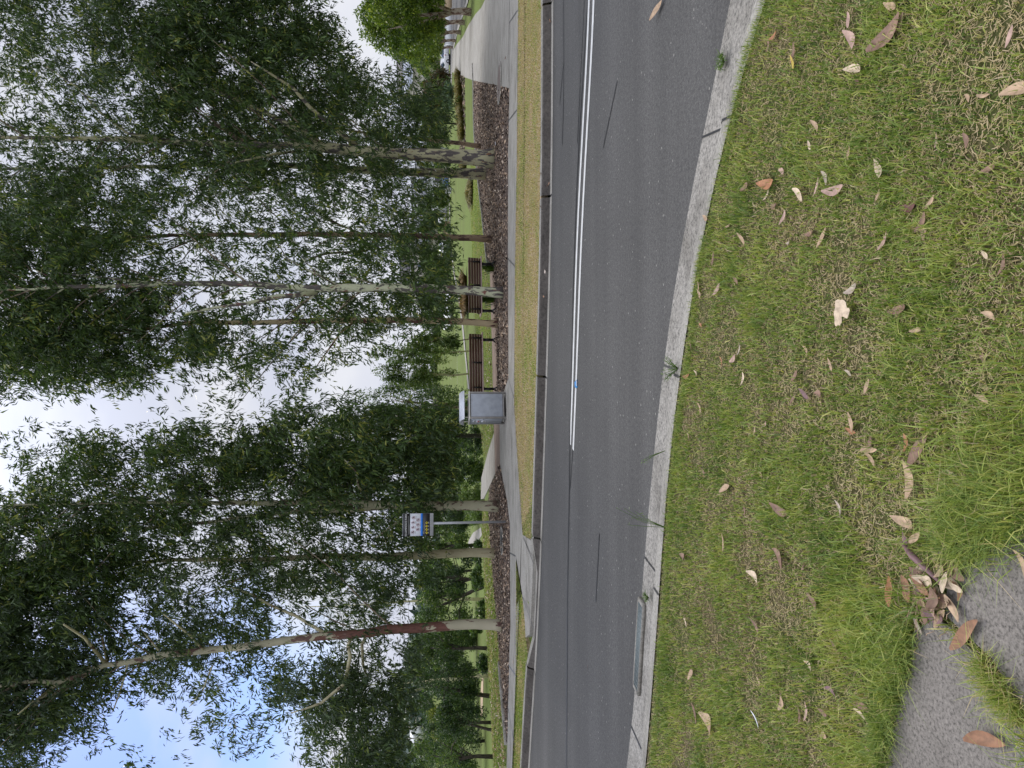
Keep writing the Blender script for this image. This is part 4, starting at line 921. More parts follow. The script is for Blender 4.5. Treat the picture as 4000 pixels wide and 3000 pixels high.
# street trees on the right
heights = [(1840, 47, 0), (1815, 88, 1), (1800, 127, 2), (1781, 159, 3), (1770, 186, 4), (1759, 239, 5)]
nth = ['nearest', 'second', 'third', 'fourth', 'fifth', 'farthest']
for px_, py_, k in heights:
    b = G(px_, py_, 0.11); Yd = b.y; t = thing('street_tree', nth[k] + ' of the bright green papery barked trees lining the wide path', 'tree', b, 'bright green street trees in a row')
    hh = 5.9; crz = 2.35; rr = 2.5 + .1 * k; c = (b.x + .1, b.y, 3.75)
    n_ = [26000, 15000, 9000, 7000, 5000, 4000][k]
    P, lt = lobe_points(c, (rr, rr, crz), n_, 75, .185, .5)
    crown_mesh('crown', P, t, M['bright'], [.17, .20, .24, .28, .33, .38][k], .42, .2, .45, (0, 0, 0), lt, 1.0)
    mb = MB(); r0 = .17 if k == 0 else .14
    mb.tube([b - Vector((0, 0, .05)), b + Vector((.02, 0, .5)), b + Vector((-.05, 0, 1.0))], [r0*1.2, r0, r0*.9], 10)
    for s_ in ((-.7, .2), (.55, -.2), (-.1, .5)):
        mb.tube([b + Vector((-.05, 0, .95)), b + Vector((-.05 + s_[0]*.45, s_[1]*.4, 1.7)), b + Vector((s_[0], s_[1], 3.0)), b + Vector((s_[0]*1.4, s_[1]*1.4, 4.3))], [r0*.75, r0*.6, r0*.4, .02], 8)
    mb.build('trunk', M['bark_papery'], t, smooth=True)
# thin pale gums on the left crest
def thin_gum(pts, label, bark, n, box, mt='mid', dY=0):
    b = GT(pts[0][0], pts[0][1]); t = thing('slim_gum', label, 'tree', b)
    mb = MB(); P = [AT(a_, c_, b.y) for a_, c_, w in pts]; P[0] = b - Vector((0, 0, .1)); mb.tube(P, [max(.012, w/2/F*b.y) for _, _, w in pts], 10)
    c = AT((box[0]+box[1])/2, (box[2]+box[3])/2, b.y); P2, lt = lobe_points(c, ((box[3]-box[2])/2/F*b.y, 1.2, (box[1]-box[0])/2/F*b.y), n, 22, .24)
    for k in range(14):
        i_ = rng.integers(1, len(P) - 1); a_ = P[i_].lerp(P[i_+1], rng.uniform()); e_ = Vector(P2[rng.integers(0, n)]); mb.tube([a_, a_.lerp(e_, .5) + Vector((0, 0, .15)), e_], [.016, .010, .004], 5, cap=False)
    mb.build('trunk', M[bark], t, smooth=True)
    crown_mesh('crown', P2, t, M[mt], .15, .22, .7, .45, (0, 0, 0), lt)
thin_gum([(1892, 2341, 14), (1800, 2340, 12), (1700, 2345, 10), (1572, 2350, 8), (1430, 2362, 6), (1300, 2370, 4), (1150, 2370, 2)], 'thin white trunked gum on the crest, right of the red barked gum', 'bark_cream', 5000, (1080, 1560, 2270, 2440), 'gum')
thin_gum([(1910, 2640, 18), (1870, 2642, 16), (1807, 2650, 14), (1702, 2656, 11), (1608, 2664, 8), (1500, 2672, 5), (1380, 2680, 2)], 'thin cream trunked gum on the crest, left of the red barked gum', 'bark_cream', 3500, (1330, 1600, 2590, 2760), 'gum')

# ------------------------------------------------------------------ tussocks and strappy plants
def clump(name, label, cat, pix, n, L, spread, mt, w=0.012, group=None, Y_=None, zr=0.0):
    b = GT(*pix) if Y_ is None else AT(pix[0], pix[1], Y_); b.z = float(H(b.x, b.y)) if Y_ is None else b.z
    a_ = rng.uniform(0, 2*math.pi, n); l = L * rng.uniform(.55, 1.1, n); o = rng.uniform(0, 1, n)**.6 * spread
    base = np.stack([b.x + np.cos(a_)*o*.35, b.y + np.sin(a_)*o*.35, np.full(n, b.z)], 1)
    D = np.stack([np.cos(a_)*o/L*.7, np.sin(a_)*o/L*.7, np.ones(n)], 1); D /= np.linalg.norm(D, axis=1)[:, None]
    mid = base + D*(l*.6)[:, None]; D2 = D.copy(); D2[:, 2] -= .75 + rng.uniform(0, .5, n); D2 += np.stack([np.cos(a_), np.sin(a_), 0*a_], 1)*.35; D2 /= np.linalg.norm(D2, axis=1)[:, None]
    tip = mid + D2*(l*.5)[:, None]; S = np.stack([-np.sin(a_), np.cos(a_), 0*a_], 1)*w/2
    V = np.stack([base-S, base+S, mid+S, mid-S, tip], 1).reshape(-1, 3); k = np.arange(n)[:, None]*5
    fl = np.concatenate([k+0, k+1, k+2, k+3, k+3, k+2, k+4], 1).ravel(); cn = np.tile([4, 3], n)
    t = np.repeat(np.clip(rng.normal(.45, .22, n), 0, 1), 2)
    o_ = np_mesh(name, V - np.array(b), fl, cn, M[mt], None, t); o_.location = b
    return tag(o_, label, cat, group)
clump('strappy_plant', 'upright strappy green plant in front of the right hand bench leg', 'plant', (1932, 1047), 46, .62, .38, 'flax', .035)
clump('strappy_plant', 'taller strappy green plant leaning against the patchy gum trunk', 'plant', (1934, 1172), 60, .78, .42, 'flax', .035)
gt_i = 0
for pix, L, n, lab in [((1800, 300), .9, 900, 'orange-green tussock nearest the wide path'), ((1806, 350), .95, 900, 'orange-green tussock, second from the wide path'), ((1808, 405), 1.0, 900, 'tall orange-green tussock in the middle of the row'),
        ((1812, 460), .9, 900, 'olive tussock just right of the slender brown gum'), ((1816, 515), .85, 900, 'olive tussock behind the slender brown gum'), ((1822, 640), .8, 700, 'tussock seen between the two mottled trunks')]:
    clump('grass_tussock', lab, 'grass clump', pix, n, L, 1.1, 'tussock', .02, 'orange-green tussocks in the garden bed')
clump('grass_tussock', 'dark olive tussock alone on the mown lawn', 'grass clump', (1846, 752), 1500, .62, 1.5, 'tussock', .02)
clump('grass_tussock', 'brown pointed tussock bed above the second bench', 'grass clump', (1822, 1105), 1800, .8, 1.2, 'brownbrush', .025)
clump('grass_tussock', 'brown tussock bed in front of the shelter', 'grass clump', (1828, 1185), 2000, .8, 1.5, 'brownbrush', .025)

# ------------------------------------------------------------------ shelter, posts, pole
b = GT(1826, 1205); Yd = b.y
sh = thing('picnic_shelter', 'small open shelter with green steel posts and a white roof', 'shelter', b)
wS = 95 / F * Yd; hS = AT(1757, 1205, Yd).z - b.z
for i_, sx in enumerate((-.5, 0, .5)):
    for sy in (0, 2.4):
        q = MB(); q.box((sx*wS, sy, (hS - .15)/2), (.10, .10, hS - .15)); q.build('post', M['shelter'], sh, local=True)
q = MB(); q.box((0, 0, hS - .12), (wS + .2, .12, .10)); q.box((0, 2.4, hS - .12), (wS + .2, .12, .10)); q.build('beam', M['shelter'], sh, local=True)
q = MB(); q.prism([(-.5, 0), (2.9, .35), (2.9, .42), (-.5, .08)], (-wS/2 - .35, 0, hS - .06), (0, 1, 0), (0, 0, 1), (1, 0, 0), wS + .7); q.build('roof', M['white'], sh, local=True)
def post(name, label, cat, pix, top, w, mt, head=None, Yd=None):
    b = GT(*pix); t = thing(name, label, cat, b); h_ = AT(top, pix[1], b.y).z - b.z
    q = MB(); q.tube([(0, 0, -.05), (0, 0, h_)], [w, w*.8], 8); q.build('pole', M[mt], t, local=True)
    if head == 'lamp':
        q = MB(); q.tube([(0, 0, h_ - .02), (0, 0, h_ + .06), (0, 0, h_ + .20), (0, 0, h_ + .26)], [.08, .16, .16, .04], 10); q.build('lamp_head', M['signwhite'], t, local=True, smooth=True)
    return t, h_
post('path_lamp', 'white post lamp with a rounded head at the end of the branching path', 'lamp', (1879, 1869), 1822, .035, 'signwhite', 'lamp')
post('bollard_post', 'plain short pale post beside the post lamp', 'post', (1878, 1883), 1846, .03, 'signwhite')
post('timber_post', 'grey timber post in the mulch below the branching path', 'post', (1923, 1930), 1918, .03, 'pole')
b = AT(1700, 2880, 300); b.z = float(H(b.x, b.y))
pl = thing('power_pole', 'tall pale power pole standing in front of the distant hill', 'power pole', b); hp = AT(1540, 2880, 300).z - b.z
q = MB(); q.tube([(0, 0, 0), (0, 0, hp)], [.35, .25], 8); q.build('pole', M['pole'], pl, local=True)
q = MB(); q.box((0, 0, hp - 1.2), (2.6, .15, .15)); q.build('crossarm', M['pole'], pl, local=True)
for k_, zz_ in enumerate((1.2, 3.0, 4.6)):
    A_ = Vector((b.x, b.y, b.z + hp - zz_)); pts = [A_ + Vector((x_, 0, 0.0012*x_*x_ if x_ < 0 else .0012*x_*x_)) for x_ in np.linspace(-120, 120, 25)]
    for p_ in pts: p_.z = A_.z - 0.002 * (120 - abs(p_.x - A_.x)) * abs(p_.x - A_.x) * 0.2 
    tag(MB().tube(pts, .05, 4).build('power_line', M['black']), ['upper', 'middle', 'lowest'][k_] + ' thin dark wire strung across the pale sky from the power pole', 'wire', 'wires on the power pole')
b = GT(1752, 872) if False else AT(1752, 862, 100); b.z = float(H(b.x, b.y))
t = thing('road_sign', 'small square white road sign with a black arrow across the lawn', 'sign', b); zz_ = AT(1722, 862, 100).z - b.z
q = MB(); q.tube([(0, 0, 0), (0, 0, zz_)], .04, 6); q.build('post', M['steel'], t, local=True)
q = MB(); q.box((0, -.06, zz_), (.75, .03, .75)); pt_ = q.build('plate', M['white'], t, local=True)
q = MB(); q.box((0, -.08, zz_), (.12, .01, .5)); q.add([(-.2, -.085, zz_+.1), (.2, -.085, zz_+.1), (0, -.085, zz_+.32)], [(0, 1, 2)]); q.build('arrow', M['signblack'], pt_, local=True)
b = AT(1757, 744, 101); b.z = float(H(b.x, b.y)); t = thing('utility_cabinet', 'white roadside utility cabinet in front of the round green tree', 'cabinet', b)
q = MB(); q.box((0, 0, .42), (.75, .5, .84)); q.build('cabinet_body', M['white'], t, local=True, bevel=.02); q = MB(); q.box((0, -.255, .45), (.6, .01, .6)); q.build('door', M['signgrey'], t, local=True)
q = MB(); q.box((0, 0, .86), (.82, .56, .05)); q.build('lid', M['white'], t, local=True)

# ------------------------------------------------------------------ houses
def house(label, pix, Yd, w, dpt, hw, hr, roof, wall, rz=0, zb_=None):
    b = AT(1700, pix, Yd); b.z = float(H(b.x, b.y)) if zb_ is None else zb_
    t = thing('house', label, 'house', b, 'houses beyond the park', rz)
    q = MB(); q.box((0, 0, hw/2 - .3), (w, dpt, hw + .6)); q.add([(-w/2, -dpt/2, hw), (-w/2, dpt/2, hw), (-w/2, 0, hw + hr*.9)], [(0, 1, 2)]); q.add([(w/2, -dpt/2, hw), (w/2, dpt/2, hw), (w/2, 0, hw + hr*.9)], [(0, 2, 1)])
    wl = q.build('wall', M[wall], t, local=True)
    q = MB(); e = .5; q.prism([(-dpt/2 - e, -.28), (0, hr), (dpt/2 + e, -.28), (dpt/2 + e, -.12), (0, hr + .16), (-dpt/2 - e, -.12)], (-w/2 - .4, 0, hw), (0, 1, 0), (0, 0, 1), (1, 0, 0), w + .8)
    rf = q.build('roof', M[roof], t, local=True); q = MB(); q.box((0, 0, hw + hr + .17), (w + .8, .3, .08)); q.build('ridge', M[roof], rf, local=True)
    q = MB(); q.box((0, -dpt/2 - e - .05, hw - .2), (w + .8, .12, .14)); q.build('gutter', M['white'], rf, local=True)
    for sx in (-.33, .05, .36):
        q = MB(); q.box((sx*w, -dpt/2 - .02, hw*.55), (w*.14, .06, 1.2)); wi = q.build('window', M['white'], t, local=True)
        q = MB(); q.box((sx*w, -dpt/2 - .06, hw*.55), (w*.14 - .16, .03, 1.04)); q.build('pane', M['glass'], wi, local=True)
    q = MB(); q.box((-.13*w, -dpt/2 - .03, 1.0), (1.0, .06, 2.1)); q.build('door', M['roofdark'], t, local=True)
    return t
house('two storey house with a pale blue-grey roof above the reddish shrub', 290, 150, 13, 9, 6.0, 2.0, 'roofpale', 'wall', R(20), 1.5)
house('dark roofed house on the rise behind the bright green street trees', 235, 175, 15, 9, 7.6, 2.2, 'roofdark', 'wall', R(-10), 2.5)
house('grey roofed white walled house seen right of the slim gum', 715, 125, 9.5, 8, 3.4, 2.0, 'roofgrey', 'wallwhite', R(8), .6)
house('low pale house glimpsed between the slim gum and the small sign', 850, 150, 14, 8, 3.0, 2.0, 'roofgrey', 'wall', R(-6))
house('dark roofed house beyond the playing field, above the second bench', 1075, 165, 12, 8, 5.2, 2.3, 'roofdark', 'wall', R(12))
house('white house on the distant wooded hill beside the power pole', 2868, 330, 5, 7, 3.5, 2.0, 'white', 'wallwhite', 0, float(AT(1648, 2868, 330).z))
for lab, a_, b_, p0, p1, mt, Yd in [('low sandstone retaining wall at the right frame edge', -60, 33, 1738, 1759, 'sand', 95), ('long white boundary wall behind the street trees', 34, 175, 1738, 1759, 'wallwhite', 94), ('tan retaining wall left of the small sign across the lawn', 865, 935, 1733, 1748, 'sand', 112)]:
    A_ = AT(p1, a_, Yd); B_ = AT(p1, b_, Yd); zt_ = AT(p0, a_, Yd).z; zb_ = float(H((A_.x+B_.x)/2, Yd)) - .2
    q = MB(); q.box(((A_.x+B_.x)/2, Yd, (zt_+zb_)/2), (abs(A_.x-B_.x), .3, zt_-zb_)); t = thing('garden_wall', lab, 'wall', ((A_.x+B_.x)/2, Yd, zb_)); q.build('wall_face', M[mt], t)
    q = MB(); q.box(((A_.x+B_.x)/2, Yd, zt_ + .03), (abs(A_.x-B_.x) + .05, .36, .06)); q.build('coping', M['kerb'], t)
bg_tree('hedge', 'long clipped green hedge above the white boundary wall', 'hedge', (1722, 1740, -40, 150), 97, 'bright', 5000, None, lobes=60, tight=.5, depth=.7)

# ------------------------------------------------------------------ cars
def car(label, pix, Yd, paint, rz, kind='wagon', group='cars parked beyond the park', L=4.6):
    b = AT(1760, pix, Yd); b.z = float(H(b.x, b.y)) + .04
    t = thing('parked_car', label, 'car', b, group, rz)
    hw = .9
    prof = [(-L/2, .38), (-L/2 + .02, .75), (-L/2 + .12, .95), (-L/2 + 1.15, 1.02), (L/2 - .15, 1.0), (L/2 - .02, .85), (L/2, .4), (L/2 - .1, .25), (-L/2 + .1, .25)]
    q = MB(); q.prism(prof, (0, -hw, 0), (1, 0, 0), (0, 0, 1), (0, 1, 0), 2*hw); q.build('body', M[paint], t, local=True, bevel=.06)
    rb = L/2 - .2 if kind == 'wagon' else L/2 - .9
    cab = [(-L/2 + 1.15, 1.0), (-L/2 + 1.9, 1.48), (-L/2 + 2.3, 1.53), (rb - .4, 1.52), (rb, 1.0)]
    q = MB(); q.prism(cab, (0, -hw*.86, 0), (1, 0, 0), (0, 0, 1), (0, 1, 0), 2*hw*.86); q.build('cabin', M[paint], t, local=True, bevel=.05)
    for sy in (-1, 1):
        q = MB(); cabw = [(-L/2 + 1.38, 1.03), (-L/2 + 1.98, 1.43), (rb - .5, 1.45), (rb - .2, 1.03)]
        q.prism(cabw, (0, sy*hw*.86 + (.012 if sy > 0 else -.032), 0), (1, 0, 0), (0, 0, 1), (0, 1, 0), .02); q.build('side_window', M['glass'], t, local=True)
        for sx in (-L/2 + .85, L/2 - .85):
            q = MB(); q.tube([(sx, sy*(hw - .17), .33), (sx, sy*(hw + .02), .33)], .33, 18); wh = q.build('wheel', M['rubber'], t, local=True)
            q = MB(); q.tube([(sx, sy*(hw + .0), .33), (sx, sy*(hw + .035), .33)], .19, 12); q.build('rim', M['alloy'], wh, local=True)
        q = MB(); q.box((-L/2 + .06, sy*.68, .74), (.16, .32, .14)); q.build('headlight', M['lamp'], t, local=True)
        q = MB(); q.box((L/2 - .04, sy*.72, .82), (.12, .22, .20)); q.build('tail_light', M['redlamp'], t, local=True)
    q = MB(); q.add([(-L/2 + 1.17, -.7, 1.06), (-L/2 + 1.17, .7, 1.06), (-L/2 + 1.83, .62, 1.46), (-L/2 + 1.83, -.62, 1.46)], [(0, 1, 2, 3)])
    for v in range(4): q.v[v] = (q.v[v][0] - .03, q.v[v][1], q.v[v][2] + .02)
    q.build('windscreen', M['glass'], t, local=True)
    return t
car('white station wagon parked side on behind the street trees', 200, 106, 'carwhite', R(-52))
car('white car half hidden by the reddish shrub, left of the white wagon', 266, 107, 'carwhite', R(-50), 'sedan')
car('white car parked behind the street trunks, right of the white wagon', 145, 112, 'carwhite', R(-48), 'sedan', L=4.3)
car('blue car in the driveway of the grey roofed house', 722, 112, 'carblue', R(95), 'sedan')
car('white car right of the other across the lawn, under the dark tree', 962, 122, 'carwhite', R(70), 'sedan')
car('white car left of the other across the lawn, under the dark tree', 1010, 122, 'carwhite', R(70), 'wagon')
tcar = car('small red car far off in the valley behind the red barked gum', 2475, 135, 'carred', R(105), 'sedan')

# hill canopy on the left
nh = 9000; hx = rng.uniform(-460, -90, nh); hy = rng.uniform(330, 620, nh); hz = H(hx, hy) + rng.uniform(0, 9, nh)
hC = np.stack([hx, hy, hz], 1); hr = thing('x', 'x', 'x'); 
per = 5; C = np.repeat(hC, per, 0) + rng.normal(size=(nh*per, 3)) * 1.9
D = rng.normal(size=C.shape); D /= np.linalg.norm(D, axis=1)[:, None]; Ls = rng.uniform(2, 4.5, len(C))
o = np_mesh('distant_wood', leaf_quads(C, D, Ls, Ls*.7), np.arange(4*len(C)), np.full(len(C), 4), M['hilltrees'], None, np.clip(np.repeat(rng.normal(.45, .2, nh), per), 0, 1))
tag(o, 'distant wood covering the low hill at the far left', 'wood', kind='stuff'); bpy.data.objects.remove(hr)

# ------------------------------------------------------------------ mulch chips
def pip(px, py, poly):                       # point in polygon, pixel space
    inside = np.zeros(len(px), bool); n = len(poly); j = n - 1
    for i in range(n):
        xi, yi = poly[i]; xj, yj = poly[j]
        c = ((yi > py) != (yj > py)) & (px < (xj - xi) * (py - yi) / (yj - yi + 1e-9) + xi); inside ^= c; j = i
    return inside
def scatter_chips(poly, n, name, label, seed, z=0.12, Ls=(0.03, 0.12), mtn='chips', p=(1.5)):
    P = np.array([list(G(a_, b_, z)) for a_, b_ in poly]); x0, x1, y0, y1 = P[:, 0].min(), P[:, 0].max(), P[:, 1].min(), P[:, 1].max()
    x = rng.uniform(x0, x1, n*4); y = rng.uniform(y0, y1, n*4); ok = pip(x, y, [(a_, b_) for a_, b_ in P[:, :2]]); x, y = x[ok][:n], y[ok][:n]; n = len(x)
    a_ = rng.uniform(0, 2*math.pi, n); L = rng.uniform(*Ls, n) * rng.uniform(.4, 1, n); Wd = L * rng.uniform(.15, .5, n); zz = z + rng.uniform(0.0, .03, n)
    tl = rng.normal(0, .35, n)
    d = np.stack([np.cos(a_), np.sin(a_), tl], 1); s = np.stack([-np.sin(a_), np.cos(a_), rng.normal(0, .5, n)], 1)
    c = np.stack([x, y, zz], 1); V = np.stack([c - d*(L/2)[:, None], c + s*(Wd/2)[:, None], c + d*(L/2)[:, None], c - s*(Wd/2)[:, None]], 1).reshape(-1, 3)
    t = np.clip(rng.uniform(0, 1, n)**p, 0, 1)
    return tag(np_mesh(name, V, np.arange(4*n), np.full(n, 4), M[mtn], None, t), label, 'mulch', kind='stuff')
scatter_chips(mulch_r, 26000, 'bark_chips', 'loose bark chips and fallen leaves under the gums on the right', 1, .118, (.03, .16), p=1.3)
scatter_chips(mulch_l, 16000, 'bark_chips', 'loose bark chips and fallen leaves under the gums on the left', 2, .118, (.03, .13), p=1.3)
# dry leaves on lawn crest and verge
scatter_chips([(1885, 1960), (1910, 1960), (1934, 2334), (1966, 2725), (1978, 3000), (1930, 3000), (1908, 2600), (1890, 2200)], 2600, 'leaf_litter', 'dry leaf litter on the crest of the lawn', 3, .112, (.05, .13), 'litter', 1.0)
scatter_chips([(1900, 700), (1893, 700), (1900, 900), (1912, 1030), (1917, 1325), (1928, 1692), (1895, 1800), (1880, 1700), (1900, 1320), (1890, 1000)], 900, 'leaf_litter', 'dry leaf litter along the lawn edge behind the benches', 4, .112, (.05, .13), 'litter', 1.0)
scatter_chips([(2150, -20), (2113, -20), (2110, 1000), (2100, 1600), (2110, 1600), (2140, 1100), (2152, 600)], 10, 'leaf_litter', 'few dry leaves on top of the far kerb', 5, .14, (.08, .14), 'litter', 1.0)
scatter_chips([(1790, 285), (1815, 300), (1822, 640), (1800, 640), (1790, 400)], 3500, 'bark_chips', 'bark mulch under the orange-green tussocks', 6, .118, (.1, .4), p=2.2)

# ------------------------------------------------------------------ grass
def blades(x, y, z, h, w, t, name, label, lean=.55, mtn='grassb'):
    n = len(x); a_ = rng.uniform(0, 2*math.pi, n); ln = np.abs(rng.normal(0, lean, n)) * h
    dx, dy = np.cos(a_)*ln, np.sin(a_)*ln; b_ = rng.uniform(0, 2*math.pi, n); sx, sy = np.cos(b_)*w/2, np.sin(b_)*w/2
    B0 = np.stack([x-sx, y-sy, z], 1); B1 = np.stack([x+sx, y+sy, z], 1); mz = z + h*.6
    C0 = np.stack([x+dx*.35-sx*.85, y+dy*.35-sy*.85, mz], 1); C1 = np.stack([x+dx*.35+sx*.85, y+dy*.35+sy*.85, mz], 1)
    T = np.stack([x+dx, y+dy, z+h*np.clip(1 - ln/h*.25, .4, 1)], 1)
    V = np.stack([B0, B1, C1, C0, T], 1).reshape(-1, 3); k = np.arange(n)[:, None]*5
    fl = np.concatenate([k, k+1, k+2, k+3, k+3, k+2, k+4], 1).ravel()
    return tag(np_mesh(name, V, fl, np.tile([4, 3], n), M[mtn], None, np.repeat(t, 2)), label, 'grass', kind='stuff')
SLAB_A = [(4100, 2030), (3831, 2118), (3739, 2175), (3700, 2300), (3690, 2400), (3874, 2572), (4001, 2790), (4300, 3200), (4600, 2600)]
SLAB_B = [(3640, 2410), (3547, 2487), (3540, 2615), (3476, 2827), (3448, 3000), (3430, 3300), (4300, 3600), (4001, 2850), (3862, 2610), (3704, 2444)]
nb = 1050000
yv = rng.uniform(1.2, 6.4, nb); xv = rng.uniform(-1, 1, nb) * (yv * .62 + 2.0)
keep = (rng.uniform(size=nb) < np.clip(2.1 / yv, 0, 1) ** 1.15) & (rng.uniform(size=nb) < (yv * .62 + 2.0) / (4 * .62 + 2.0))
xv, yv = xv[keep], yv[keep]
keep = yv < np.interp(xv, nvx, nvy) - 0.07 + .05*vnoise(xv, yv, 9, 21); xv, yv = xv[keep], yv[keep]
qx, qy = proj(np.stack([xv, yv, np.full(len(xv), .13)], 1)); keep = ~(pip(qx, qy, SLAB_A) | pip(qx, qy, SLAB_B)); xv, yv, qx, qy = xv[keep], yv[keep], qx[keep], qy[keep]
den = vnoise(xv, yv, 4.5, 1)*.5 + vnoise(xv, yv, 13, 2)*.4 + vnoise(xv, yv, 30, 6)*.25
keep = rng.uniform(size=len(xv)) < np.clip(.60 + den*1.0, .12, 1); xv, yv, den, qx, qy = xv[keep], yv[keep], den[keep], qx[keep], qy[keep]
n = len(xv); long_ = 1 + .9*ss((qx - 3300)/500)*ss((qy - 1300)/600) + .5*ss((qy-1900)/600)*ss((qx-2900)/500)
h = (0.016 + 0.046*rng.uniform(0, 1, n)**2.0) * (1 + .45*den) * long_
wdt = rng.uniform(.0022, .0054, n) * (1 + .16*(yv - 2))
tn = np.clip(rng.normal(.42, .16, n) + .16*vnoise(xv, yv, 9, 3) + .10*vnoise(xv, yv, 40, 31), 0, .72); dry = rng.uniform(size=n) < np.clip(.20 - .30*den, .05, .60)
tn = np.where(long_ > 1.3, np.clip(tn + .10, 0, .72), tn)
tn = np.where(dry, rng.uniform(.74, 1.0, n), tn); h = np.where(dry, h*.7, h)
blades(xv, yv, np.full(n, .116), h, wdt, tn, 'grass', 'patchy green grass with straw coloured gaps on the near verge', .75)
# dead thatch lying flat
nt_ = 85000; yv = rng.uniform(1.35, 6, nt_); xv = rng.uniform(-1, 1, nt_)*(yv*.62 + .2); k_ = yv < np.interp(xv, nvx, nvy); xv, yv = xv[k_], yv[k_]
qx, qy = proj(np.stack([xv, yv, np.full(len(xv), .13)], 1)); keep = ~(pip(qx, qy, SLAB_A) | pip(qx, qy, SLAB_B)); xv, yv = xv[keep], yv[keep]; n = len(xv)
a_ = rng.uniform(0, 2*math.pi, n); L = rng.uniform(.010, .038, n); d = np.stack([np.cos(a_), np.sin(a_), rng.normal(0, .1, n)], 1); s = np.stack([-np.sin(a_), np.cos(a_), 0*a_], 1)*(rng.uniform(.0006, .0013, n))[:, None]
c = np.stack([xv, yv, .119 + rng.uniform(0, .012, n)], 1); V = np.stack([c-d*(L/2)[:, None]-s, c-d*(L/2)[:, None]+s, c+d*(L/2)[:, None]+s, c+d*(L/2)[:, None]-s], 1).reshape(-1, 3)
tag(np_mesh('thatch', V, np.arange(4*n), np.full(n, 4), M['grassb'], None, rng.uniform(.80, .96, n)), 'dead straw lying between the grass blades of the near verge', 'thatch', kind='stuff')
# tuft in the slab joint and long grass by the slabs
def tuft_line(pix, n, hh, name, label, sd_=.05, tmu=.5):
    P = [G(a_, b_, .12) for a_, b_ in pix]; k = rng.uniform(0, len(P)-1.001, n); i_ = k.astype(int); f_ = k - i_; A_ = np.array([list(p) for p in P])
    c = A_[i_]*(1-f_)[:, None] + A_[i_+1]*f_[:, None]; x = c[:, 0] + rng.normal(0, sd_, n); y = c[:, 1] + rng.normal(0, sd_, n)
    return blades(x, y, np.full(n, .118), hh*rng.uniform(.4, 1.1, n), rng.uniform(.002, .0035, n), np.clip(rng.normal(tmu, .2, n), 0, 1), name, label, .9)
tuft_line([(3840, 2590), (3940, 2700), (4001, 2800)], 900, .09, 'grass_tuft', 'seeding grass tuft growing from the joint between the two near slabs', .022, .6)
tuft_line([(3560, 2450), (3545, 2600), (3480, 2820), (3450, 2990)], 2600, .085, 'grass_fringe', 'long grass fringe overhanging the left near slab', .02, .42)
tuft_line([(3735, 2160), (3830, 2100), (4010, 2040)], 1800, .10, 'grass_fringe', 'long grass fringe overhanging the right near slab', .025, .45)
tuft_line([(3980, 1300), (3900, 1900), (3800, 1950), (3700, 2050), (3950, 2000)], 1500, .12, 'grass_tuft', 'longer rank grass near the lower frame edge', .07, .45)
kl = [(2980-2, 0), (2890, 241), (2835, 525), (2742, 922), (2708, 1060), (2680, 1310), (2652, 1520), (2628, 1650), (2614, 1804), (2594, 1976), (2580, 2359), (2553, 2700), (2526, 2983)]
tuft_line([(a_ + 26, b_) for a_, b_ in kl], 7000, .045, 'grass_fringe', 'grass growing over the back edge of the near kerb', .03, .42)
# far verge, lawn edge
def far_grass(poly, n, name, label, hh, tmu, dryp, z=.115, w=.012):
    P = np.array([list(G(a_, b_, z)) for a_, b_ in poly]); x = rng.uniform(P[:, 0].min(), P[:, 0].max(), n*4); y = rng.uniform(P[:, 1].min(), P[:, 1].max(), n*4)
    ok = pip(x, y, [(a_, b_) for a_, b_ in P[:, :2]]); x, y = x[ok][:n], y[ok][:n]; n = len(x); nn = vnoise(x, y, 2.2, 5)*.6 + vnoise(x, y, 6, 8)*.4
    t = np.where(rng.uniform(size=n) < dryp - .12 - 1.1*nn, rng.uniform(.76, 1, n), np.clip(rng.normal(tmu, .15, n), 0, .72))
    blades(x, y, np.full(n, z), hh*rng.uniform(.4, 1.1, n), np.full(n, w), t, name, label, .8)
far_grass([(2113, -40), (2113, 345), (2114, 600), (2106, 1100), (2099, 1450), (2094, 1600), (2081, 2050), (2074, 2105), (2044, 2090), (2034, 1956), (2023, 1793), (2010, 1577), (2014, 1000), (2021, 600), (2023, 345), (2026, -40)], 60000, 'grass', 'short half dead grass on the verge across the road', .028, .50, .95)
far_grass([(2018, 2185), (2040, 2316), (2051, 2424), (2054, 2490), (2062, 2550), (2050, 2725), (2040, 3000), (2006, 3000), (2016, 2725), (2019, 2508)], 14000, 'grass', 'leaf strewn grass between the footpath and the kerb beyond the ramp', .035, .45, .42)
far_grass([(1884, 1960), (1908, 1960), (1914, 2117), (1932, 2334), (1952, 2588), (1972, 2834), (1978, 3000), (1930, 3000), (1908, 2600), (1892, 2300), (1886, 2100)], 26000, 'grass', 'lawn grass on the left crest behind the mulch', .04, .40, .30, .105, .016)
far_grass([(1855, 500), (1867, 655), (1878, 753), (1892, 862), (1902, 970), (1911, 1035), (1920, 1325), (1929, 1690), (1890, 1800), (1872, 1600), (1860, 1320), (1845, 1000), (1835, 700)], 30000, 'grass', 'lawn grass behind the benches', .035, .48, .22, .105, .018)

